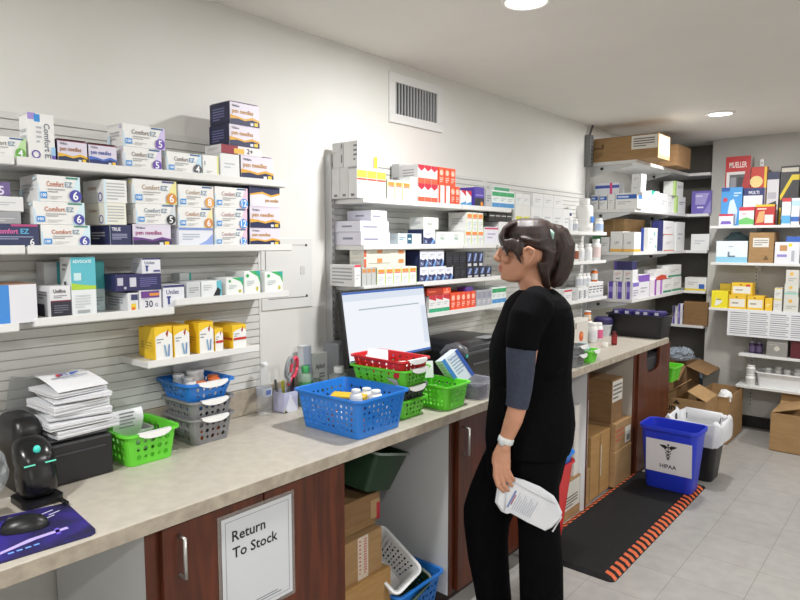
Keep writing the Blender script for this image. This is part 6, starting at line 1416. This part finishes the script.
for i, F_ in enumerate(FING):
    rr = [(.0098, .009, .008, .0066), (.0098, .009, .008, .0066), (.0094, .0086, .0078, .0064), (.0085, .0076, .0068, .0056)][i]
    off = (0, .006, .008, .002)
    SK.tube([fp(a, b, fo+o_) for (a, b), o_ in zip(F_, off)], rr, SKIN, n=10); SK.ball(fp(*F_[-1], fo+.002), rr[-1], SKIN, n=10)
SK.tube([fp(503.5, 452, hy-.012), fp(499, 462, hy-.026), fp(501, 472, hy-.034), fp(505, 480, hy-.036)], [.0125, .0115, .0095, .0075], SKIN, n=10)
SK.ball(fp(505, 480, hy-.036), .0075, SKIN, n=10)
# right arm (far side), hanging
SK.tube([fp(532, 304, RA+.02), fp(531, 350, RA-.01), fp(530, 396, RA-.02), fp(525, 418, RA-.02), fp(518, 440, RA-.02), fp(517, 447, RA-.02)], [.04, .038, .034, .033, .0245, .024], SKIN, n=16)
hc = fp(515, 457, RA-.02)
SK.ball(hc, (.036, .016, .048), SKIN)
for i in range(4):
    b0 = hc+Vector((.026-.017*i, 0, -.036)); SK.tube([b0, b0+Vector((0, .004, -.032)), b0+Vector((-.004, .014, -.056)), b0+Vector((-.008, .026, -.07))], [.0095, .009, .008, .0065], SKIN, n=8)
SK.tube([hc+Vector((.026, .004, .02)), hc+Vector((.042, .012, -.012)), hc+Vector((.042, .02, -.042))], [.012, .010, .008], SKIN, n=8)
body = remesh(SK, 'body', fig, .0042, 3, [SKIN])
LIP = M('#ad6c5a', .45, name='lips'); body.data.materials.append(LIP)
l1, l2 = fp(500, 266.6), fp(500.4, 270.4)
for p in body.data.polygons:
    c = p.center
    if abs(c.y) < .021 and min(abs(c.z-l1.z), abs(c.z-l2.z)) < .0075 and c.x > l1.x-.004: p.material_index = 1
# eyes, brows
for s in (-1, 1):
    e = fp(505.5, 249.5, s*.031)
    m = MB(); m.ball(e, (.012, .0125, .0105), M('#d9d4cf', .2), n=14); q = e+Vector((.0098, s*.002, 0)); m.ball(q, (.003, .0055, .0055), M('#2a1a12', .2), n=12)
    m.build('eye', fig, smooth=True)
    m = MB(); m.tube([fp(501.5, 243.3, s*.016), fp(501, 242, s*.03), fp(503.5, 242.4, s*.045), fp(507, 244, s*.054)], [.003, .0036, .003, .0018], M('#2c1a12', .7), n=6)
    m.build('eyebrow', fig, smooth=True)
# glasses
m = MB(); gm = M('#8b857d', .3, .4)
for s in (-1, 1):
    P = []
    for k in range(19):
        a = 2*math.pi*k/18; cq = fp(497.2, 250, s*.034); P.append(cq+Vector((-.004*abs(math.cos(a)) if math.cos(a)*s > 0 else 0, .026*math.cos(a), .019*math.sin(a))))
    m.tube(P, .0008, gm, n=6)
    m.tube([fp(498.5, 247.5, s*.060), fp(503, 246.5, s*.074), fp(515, 247, s*.081), fp(527, 248.5, s*.083), fp(533, 253, s*.08)], .0022, M('#cfcac2', .3, .3), n=6)
m.tube([fp(497, 249, -.009), fp(496.3, 247.8, 0), fp(497, 249, .009)], .0012, gm, n=6)
m.build('glasses', fig, smooth=True)
# hair
HB = MB()
HC = [(520, 541, 218.3, .028), (510, 549, 221, .056), (503, 555, 227, .076), (500, 557.5, 234, .083), (501.5, 558.5, 240, .0845)]
HB.rings([hring(f, b, y, w, egg=.2) for f, b, y, w in reversed(HC)], HAIR)
HK = [(502, 558.5, 239, .0845), (504, 558.5, 243.5, .0845), (509, 558, 246.5, .0835), (522, 557, 249, .0825), (534, 556.5, 251.5, .082), (535.5, 555, 257, .081), (536, 553, 264, .078), (539, 549, 272, .068), (541, 546, 280, .05)]
HB.rings([hring(f, b, y, w) for f, b, y, w in reversed(HK)], HAIR)
rnd = random.Random(4)
for s in (-1, 1):
    for k in range(9):   # fringe swept down over the brow
        a = k/8; j = rnd.uniform(-1, 1)
        HB.tube([fp(518-4*a, 222+a, s*(.03+.03*a)), fp(505-1*a, 227+2*a, s*(.03+.03*a)), fp(500+2*a+j*.3, 236+2*a, s*(.028+.042*a)), fp(500.5+5*a, 242+4*a, s*(.034+.042*a)), fp(502.5+6*a, 249+7*a+j, s*(.046+.03*a))], [.007, .008, .0075, .006, .003], HAIR, n=6)
    # side hair over the temple
    HB.ball(fp(511, 245, s*.0765), (.032, .009, .026), HAIR); HB.ball(fp(518.5, 248.5, s*.078), (.024, .009, .030), HAIR)
    HB.tube([fp(516, 250, s*.079), fp(518.5, 258, s*.077), fp(521.5, 264, s*.072)], [.011, .007, .0025], HAIR, n=8)
    HB.tube([fp(520, 238, s*.080), fp(538, 242, s*.082), fp(548, 237, s*.06), fp(552, 232, s*.02)], .008, HAIR, n=8)
    for k in range(5):   # loose hair behind the ear
        HB.tube([fp(539+2*k, 262, s*.074), fp(541+1.5*k, 272, s*.068), fp(543+1.5*k, 281+k, s*.054), fp(542+2*k, 287+k, s*.045)], [.009, .009, .007, .003], HAIR, n=6)
# ponytail
HB.tube([fp(547, 231.5), fp(551, 229.5), fp(556.5, 231.5), fp(562, 240), fp(564, 253), fp(562.5, 265), fp(558.5, 275), fp(555.5, 282), fp(551, 286)], [.022, .025, .033, .038, .041, .041, .038, .029, .012], HAIR, n=20)
for k in range(20):
    a = 2*math.pi*k/20; ca, sa = math.cos(a), math.sin(a)
    q = lambda x, y, r: fp(x, y)+Vector((-r*ca, r*sa, r*.5*ca))
    HB.tube([q(551, 229.5, .021), q(558, 233.5, .031), q(563.5, 248, .0365), q(562.5, 264, .0375), q(557+rnd.uniform(-1.5, 3), 278, .035), q(553+rnd.uniform(-3, 5), 286+rnd.uniform(-2, 3), .022)], [.0065, .0075, .0075, .0075, .007, .002], HAIR, n=6)
hair = remesh(HB, 'hair', fig, .004, 5, [HAIR], .5)
m = MB(); c = fp(551.5, 235, .052); m.tube([c+Vector((.008, .0, .022)), c+Vector((0, .01, .006)), c+Vector((-.002, .011, -.016))], [.004, .010, .004], M('#a9cfc4', .25), n=10, flat=.5); m.build('hair_clip', fig, smooth=True)
m = MB(); P = [fp(550, 230.5)+Vector((-.012*math.sin(0)+.010*math.cos(t), .027*math.sin(t), .024*math.cos(t))) for t in [2*math.pi*k/18 for k in range(19)]]; m.tube(P, .006, M('#1b1516', .6), n=8); m.build('hair_band', fig, smooth=True)
# scrub top
TP = MB()
TT_ = [(523, 553, 288.5, .07), (517, 557.5, 292, .108), (511, 563, 297, .150), (505.5, 568, 304, .176), (502, 570.5, 314, .186), (497, 572, 326, .184), (492.5, 572, 337, .176), (489.5, 571, 350, .166), (489.5, 570, 368, .158), (490.5, 570, 388, .162), (489, 572, 405, .178), (487, 573, 420, .190), (486, 571, 436, .194), (486, 567.5, 447, .190)]
TP.rings([hring(f, b, y, w, sq=.88) for f, b, y, w in reversed(TT_)], SCRUB)
def limb(mb, pts, rad, mat, flat=.85, n=18): mb.tube(pts, rad, mat, n=n, flat=flat)
limb(TP, [fp(539, 299, LA-.075), fp(535, 307, LA-.03), fp(527, 320, LA), fp(523, 336, LA+.012), fp(521.5, 349.5, LA+.018)], [.06, .074, .07, .0635, .0605], SCRUB, .95)
limb(TP, [fp(537, 301, RA+.05), fp(534, 311, RA+.01), fp(531, 326, RA-.012), fp(530, 350, RA-.02)], [.052, .064, .064, .0605], SCRUB, .9)
# soft folds
for (a, b) in (((508, 352), (560, 342)), ((495, 385), (520, 398)), ((545, 380), (566, 366)), ((560, 440), (552, 402)), ((500, 432), (505, 400))):
    TP.tube([fp(*a, .155), fp((a[0]+b[0])/2, (a[1]+b[1])/2+2, .162), fp(*b, .15)], [.004, .012, .004], SCRUB, n=8)
remesh(TP, 'scrub_top', fig, .0065, 4, [SCRUB])
# trousers
PT = MB()
PT.rings([hring(f, b, y, w, sq=.9) for f, b, y, w in reversed([(490, 568, 425, .172), (487, 568, 440, .178), (486, 564, 455, .176), (487, 560, 472, .17), (496, 556, 486, .145)])], SCRUB)
LL = [(507, 564, 452, .086), (513, 558.5, 478, .09), (516.5, 558.5, 505, .086), (518.5, 560, 530, .082), (519, 562.5, 562, .079), (520, 563, 600, .077), (521, 563.5, 640, .076), (521, 564, 664, .077)]
LR = [(486, 541, 450, .088), (477, 530, 470, .092), (469, 523, 490, .09), (463.5, 515, 508, .087), (463.5, 509.5, 522, .084), (465.5, 508, 538, .082), (468, 508.5, 558, .079), (473, 510, 582, .077), (477, 512, 604, .076), (481, 517, 652, .077)]
PT.rings([hring(f, b, y, w, .09, sq=.92) for f, b, y, w in reversed(LL)], SCRUB)
PT.rings([hring(f, b, y, w, -.09, sq=.92) for f, b, y, w in reversed(LR)], SCRUB)
remesh(PT, 'trousers', fig, .0065, 4, [SCRUB])
# long navy undersleeves
for LY, pts in ((LA, [fp(524, 328, LA+.012), fp(521, 352, LA+.02), fp(520.5, 370, LA+.021), fp(519.5, 388, LA+.021), fp(518.2, 399, LA+.021), fp(516.6, 406.5, LA+.021)]), (RA, [fp(530, 340, RA-.018), fp(530.5, 370, RA-.02), fp(530, 396, RA-.02), fp(528, 405, RA-.02)])):
    m = MB(); n_ = len(pts)
    m.tube(pts, [.054, .0535, .050, .0455, .042, .0405][:n_] if n_ == 6 else [.052, .048, .044, .040], NAVYS, n=22, flat=.92)
    m.build('undersleeve', fig, smooth=True, angle=60)
m = MB(); m.tube([fp(523, 285.5), fp(524, 290)], [.062, .07], NAVYS, n=4) if False else None
# watch
wc = fp(505.8, 440, LA+.02); wd = (fp(503, 449, LA+.02)-fp(510, 428, LA+.02)).normalized()
m = MB(); m.tube([wc-wd*.011, wc-wd*.008, wc+wd*.008, wc+wd*.011], [.027, .0285, .0285, .027], M('#d5d7d6', .4), n=20, flat=.95); m.build('watch_band', fig, smooth=True, angle=40)
m = MB(); q = wc+Vector((.018, .02, 0)); m.ball(q, (.012, .009, .017), M('#c2c5c6', .2), n=14); m.build('watch_case', fig, smooth=True)
# shoes
for ly, f, b, y in ((.09, 515, 562, 664), (-.09, 472, 518, 652)):
    A = fp(f, y, ly); B = fp(b, y, ly); xc = (A.x+B.x)/2+.04
    m = MB(); rs = []
    for z, k in ((.004, 1.), (.02, 1.03), (.045, .96), (.07, .75), (.10, .5)):
        rs.append([(xc-(.05 if z > .05 else 0)+.125*k*math.cos(t), ly+.045*k*math.sin(t)*(1+.1*math.cos(t)), z) for t in [2*math.pi*q_/20 for q_ in range(20)]])
    m.rings(rs, M('#18181a', .6)); m.build('shoe', fig, smooth=True, angle=50)
# paper bag held in her hand
BL_ = LA+.012
outl = [(500.5, 471), (508, 475.5), (524, 480), (540, 486.5), (554, 496), (558, 503), (562, 512), (560.5, 518), (552, 527), (545, 530.5), (527, 522), (509, 512), (505, 513), (501, 511), (495, 502), (497, 489)]
P = [fp(x, y, BL_) for x, y in outl]; cen = sum(P, Vector())/len(P); n = len(P)
m = MB(); rs = []
BAGP = noise_mat('white_bag_paper', '#d3d5da', '#dddfe3', nscale=9, rough=.6, bump=.25)
for off, sc in ((-.009, .0), (-.009, .94), (-.002, 1.), (.003, 1.), (.013, .93), (.0145, .0)):
    k = max(sc, .02)
    rs.append([Vector((cen.x+(p.x-cen.x)*k, BL_+off, cen.z+(p.z-cen.z)*k)) for p in P])
m.rings(rs, BAGP)
bag = m.build('paper_bag', loc=FP0, rotz=FROT, smooth=True, angle=20); tag(bag, 'white paper pharmacy bag hanging from the woman\'s left hand', 'bag')
# printing on the bag, rotated with it
u = (fp(553, 512, 0)-fp(513, 492, 0)); u.y = 0; u.normalize(); v = Vector((-u.z, 0, u.x)); v = -v if v.z < 0 else v
o0 = fp(512, 499, BL_+.0155)
T = Matrix(((u.x, v.x, 0, o0.x), (0, 0, 1, o0.y), (u.z, v.z, 0, o0.z), (0, 0, 0, 1)))
m = MB(); g = M('#a2a8b8', .6)
for k in range(10): m.box(.016+.008*(k), .0175+.008*k, -.034, .034-.01*(k % 3), 0, .0004, g, T)
m.box(-.004, .002, -.035, .034, 0, .0004, M('#7a86b4', .6), T); m.box(.004, .008, -.02, .02, 0, .0004, M('#b06a7a', .6), T)
m.build('printed_lines', bag)
m = MB(); gq = M('#c6c9cf', .6)
for (a, b), (c, d) in (((508.5, 477), (504.5, 511)), ((512, 481), (557, 504))):
    A_, B_ = fp(a, b, BL_+.0158), fp(c, d, BL_+.0158); m.tube([A_, (A_+B_)/2, B_], [.0012, .0022, .0012], BAGP, n=6)
m.build('crease', bag, smooth=True)
m = MB(); m.tube([fp(561.5, 517, BL_), fp(557, 524, BL_-.004), fp(552.5, 531.5, BL_-.004)], .003, BAGP, n=6, flat=2); m.build('fold_tab', bag)

# ------------------------------------------------------------------ light and view
w = bpy.data.worlds.new('world'); S.world = w; w.use_nodes = True
w.node_tree.nodes['Background'].inputs[0].default_value = (.05, .05, .05, 1)
S.view_settings.view_transform = 'Standard'; S.view_settings.look = 'None'
S.view_settings.gamma = 1; S.view_settings.use_curve_mapping = False
S.view_settings.exposure = -.38
try:
    S.cycles.max_bounces = 8; S.cycles.diffuse_bounces = 5; S.cycles.transparent_max_bounces = 24; S.cycles.use_denoising = True
except Exception: pass
